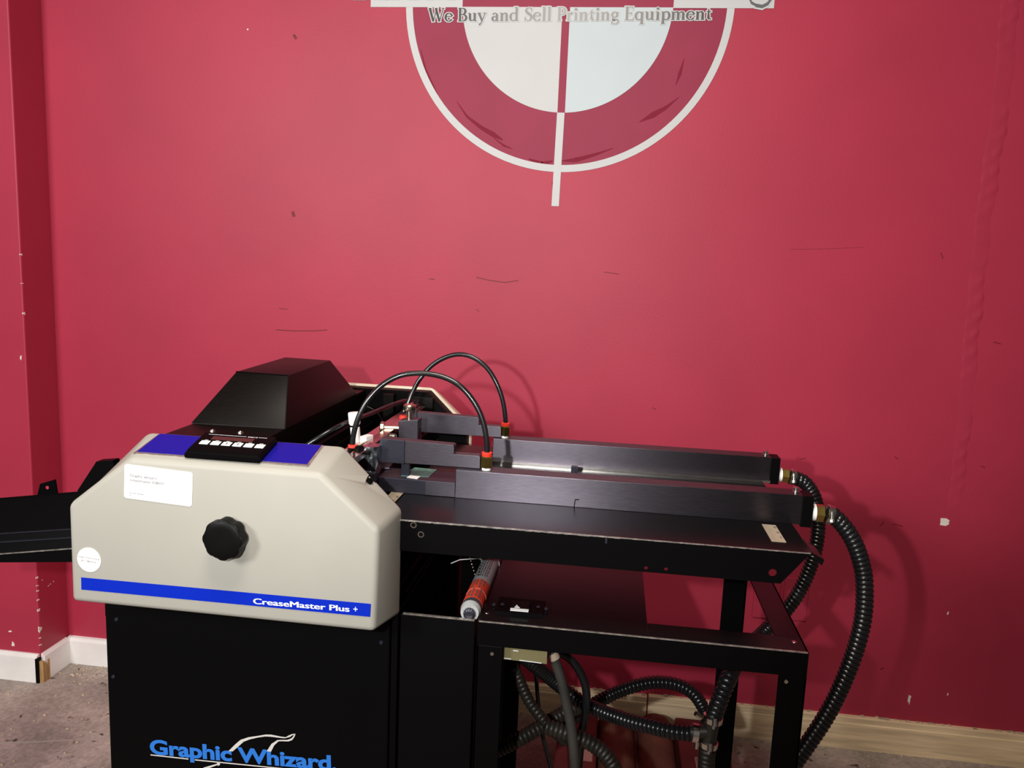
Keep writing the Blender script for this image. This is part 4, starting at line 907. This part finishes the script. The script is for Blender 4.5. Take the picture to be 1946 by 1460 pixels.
ribbed('hose_body', path, .0148, 'hose', hA); clamp((.3845, -.951, .9855), (1, 0, -.25), .0150, hA)
hB = thing('vacuum_hose', (.36, -.68, .985), 'black ribbed hose from the far rail passing behind the stand to the tee', 'hose', 'ribbed vacuum hoses')
rail_end(-.680, .982, hB)
path = [(.376, -.680, .981), (.390, -.680, .977)] + [tuple(P(x, y, yy)) for x, y, yy in ((1530, 918, -.675), (1546, 942, -.67), (1554, 975, -.665), (1554, 1015, -.66), (1547, 1055, -.66), (1533, 1095, -.66), (1514, 1132, -.66), (1490, 1165, -.66), (1464, 1190, -.67), (1435, 1218, -.72), (1408, 1248, -.85), (1388, 1282, -.97), (1370, 1325, -1.0), (1356, 1362, -1.0))]
ribbed('hose_body', path, .0148, 'hose', hB); clamp((.3825, -.68, .979), (1, 0, -.25), .0150, hB)
# tee under the stand and its three hoses
te = thing('hose_tee', tuple(P(1350, 1390, -1.0)), 'dark three-way hose tee with clamps under the stand', 'fitting')
tc_ = P(1350, 1390, -1.0); tu = (P(1356, 1360, -1.0) - P(1344, 1420, -1.0)).normalized()
bm = B(); cyl(bm, tc_ - tu * .03, tc_ + tu * .03, .0125, 20); cyl(bm, tc_, P(1312, 1392, -1.0), .0115, 20); obj('tee_body', bm, 'hose_dusty', te, sm=40)
clamp(P(1355, 1366, -1.0), tu, .0152, te, 'dull upper clamp'); clamp(P(1346, 1413, -1.0), tu, .0152, te, 'dull lower clamp')
bm = B(); lathe(bm, P(1327, 1394.5, -1.0), (-1, 0, .08), [(0, .0145), (.0005, .0160), (.0105, .0160), (.011, .0145)], 28); cs = obj('hose_clamp', bm, 'steel', te, sm=35, label='bright side clamp')
bm = B(); p = P(1324, 1418, -1.01); cyl(bm, p + Vector((0, 0, .008)), p - Vector((0, 0, .004)), .004, 10); obj('clamp_screw', bm, 'steel', te, sm=30)
bm = B(); p = P(1333, 1364, -1.01); cyl(bm, p, p + Vector((-.011, -.003, .008)), .0042, 10); obj('clamp_screw', bm, 'nickel', te, sm=30)
def under_hose(lab, px, r, m='hose_dusty'):
    pts = [P(*q_) for q_ in px]; h = thing('vacuum_hose', tuple(pts[0]), lab, 'hose', 'ribbed vacuum hoses'); ribbed('hose_body', pts, r, m, h, pitch=.0085); return h
under_hose('dusty ribbed hose dropping from the tee to the pump', ((1347, 1405, -1.0), (1343, 1440, -1.0), (1342, 1480, -.99), (1340, 1540, -.95), (1338, 1610, -.85)), .0146)
under_hose('dark ribbed hose running left from the tee up to the cabinet side', ((1322, 1395, -1.0), (1280, 1391, -.99), (1235, 1381, -.97), (1190, 1369, -.94), (1145, 1353, -.9), (1105, 1334, -.88), (1070, 1309, -.88), (1040, 1284, -.9), (1012, 1262, -.93), (985, 1240, -.95)), .0135, 'hose')
under_hose('dark ribbed hose arching above the baseboard under the stand', ((1345, 1375, -.72), (1337, 1347, -.70), (1318, 1319, -.70), (1288, 1302, -.70), (1250, 1297, -.70), (1210, 1303, -.70), (1170, 1317, -.70), (1135, 1335, -.72), (1105, 1352, -.75), (1075, 1375, -.8)), .0140, 'hose')
under_hose('dusty ribbed hose crossing low from the cabinet to the dark bundle', ((930, 1432, -.90), (957, 1421, -.90), (985, 1406, -.90), (1015, 1389, -.89), (1045, 1371, -.87), (1080, 1352, -.84), (1110, 1340, -.80)), .0142)
under_hose('brown dusty hose bending down right beside the flat grey hose', ((1035, 1380, -.98), (1065, 1390, -.98), (1098, 1402, -.98), (1128, 1416, -.98), (1152, 1437, -.98), (1168, 1462, -.98), (1180, 1500, -.97), (1190, 1560, -.9)), .0142)
under_hose('thin ribbed hose descending from behind the rating plate', ((975, 1265, -.95), (990, 1300, -.95), (1005, 1332, -.95), (1022, 1356, -.95), (1045, 1382, -.94), (1075, 1410, -.9)), .0105)
fh = thing('flat_hose', tuple(P(1060, 1250, -1.02)), 'flat grey dusty hose hanging in front of the ribbed hoses', 'hose')
smoothtube('hose_body', [P(x, y, -1.04) for x, y in ((1040, 1232), (1052, 1250), (1066, 1290), (1076, 1335), (1085, 1380), (1090, 1425), (1093, 1480), (1095, 1560))], .0085, 'grey_tube', fh)
bm = B(); lathe(bm, P(1049, 1240, -1.04), (.5, 0, -1), [(0, .0095), (.012, .0095)], 20); obj('end_band', bm, 'ruler', fh, sm=40, label='tan band at the hose top')
lh = thing('rubber_hose', tuple(P(1075, 1245, -.92)), 'smooth black hose looping right behind the flat grey hose', 'hose')
smoothtube('hose_body', [P(x, y, -.92) for x, y in ((1060, 1240), (1078, 1248), (1097, 1268), (1111, 1298), (1115, 1330), (1112, 1360), (1105, 1400), (1098, 1470), (1090, 1560))], .0078, 'hose', lh)
pc = thing('power_cord', tuple(P(1018, 1270, -.86)), 'thin black cord hanging left of the ribbed hoses', 'cord')
smoothtube('cord', [P(x, y, -.80) for x, y in ((1018, 1255), (1020, 1300), (1024, 1345), (1031, 1395), (1042, 1440), (1058, 1500), (1080, 1600))], .0042, 'rubber', pc, n=10)

# vacuum pump on the floor
def V(px, py, Y): return P(px, py, Y)
a = P(1100, 1373, -.20); zt = 0.165
pu = thing('vacuum_pump', (.12, -.38, 0), 'dusty dark red vacuum pump on the floor under the stand', 'pump')
bm = B(); box(bm, -.075, .375, -.58, -.17, .02, .10, .008); obj('pump_base', bm, 'pump', pu)
for x0, x1, m, z in ((-.075, .03, 'pump', .150), (.245, .375, 'pump', .145)):
    bm = B(); box(bm, x0, x1, -.56, -.19, .10, z, .006); obj('pump_housing', bm, m, pu)
for xc in (.083, .190):
    bm = B(); 
    n = 14; pr = [(xc + .051 * cos(pi * i / n), .10 + .055 * sin(pi * i / n)) for i in range(n + 1)]
    prism_y(bm, pr, -.57, -.20, .002); obj('pump_barrel', bm, 'pump_brown', pu, sm=40, label='rounded brown casting')
bm = B(); plate(bm, [(-.01, -.45, .1508), (.02, -.45, .1508), (.02, -.36, .1508), (-.01, -.36, .1508)], (0, 0, 1), .0006); obj('pump_label', bm, 'pump_label', pu)
q0 = PZ(1326, 1440, .1455)
bm = B(); plate(bm, [(q0.x - .008, q0.y - .060, .1455), (q0.x + .008, q0.y - .060, .1455), (q0.x + .008, q0.y, .1455), (q0.x - .008, q0.y, .1455)], (0, 0, 1), .0008); pl = obj('pressure_label', bm, 'pump_label', pu, label='pink label with lettering')
bm = B(); text_bm(bm, 'PRESSURE', (q0.x + .0055, q0.y - .057, .1466), (0, 1, 0), (-1, 0, 0), .054, .0105, bold=.02); obj('label_print', bm, 'ink', pl)
for x in (-.05, .34):
    for y in (-.54, -.23):
        bm = B(); cyl(bm, (x, y, 0), (x, y, .022), .018, 14); obj('pump_foot', bm, 'rubber', pu)
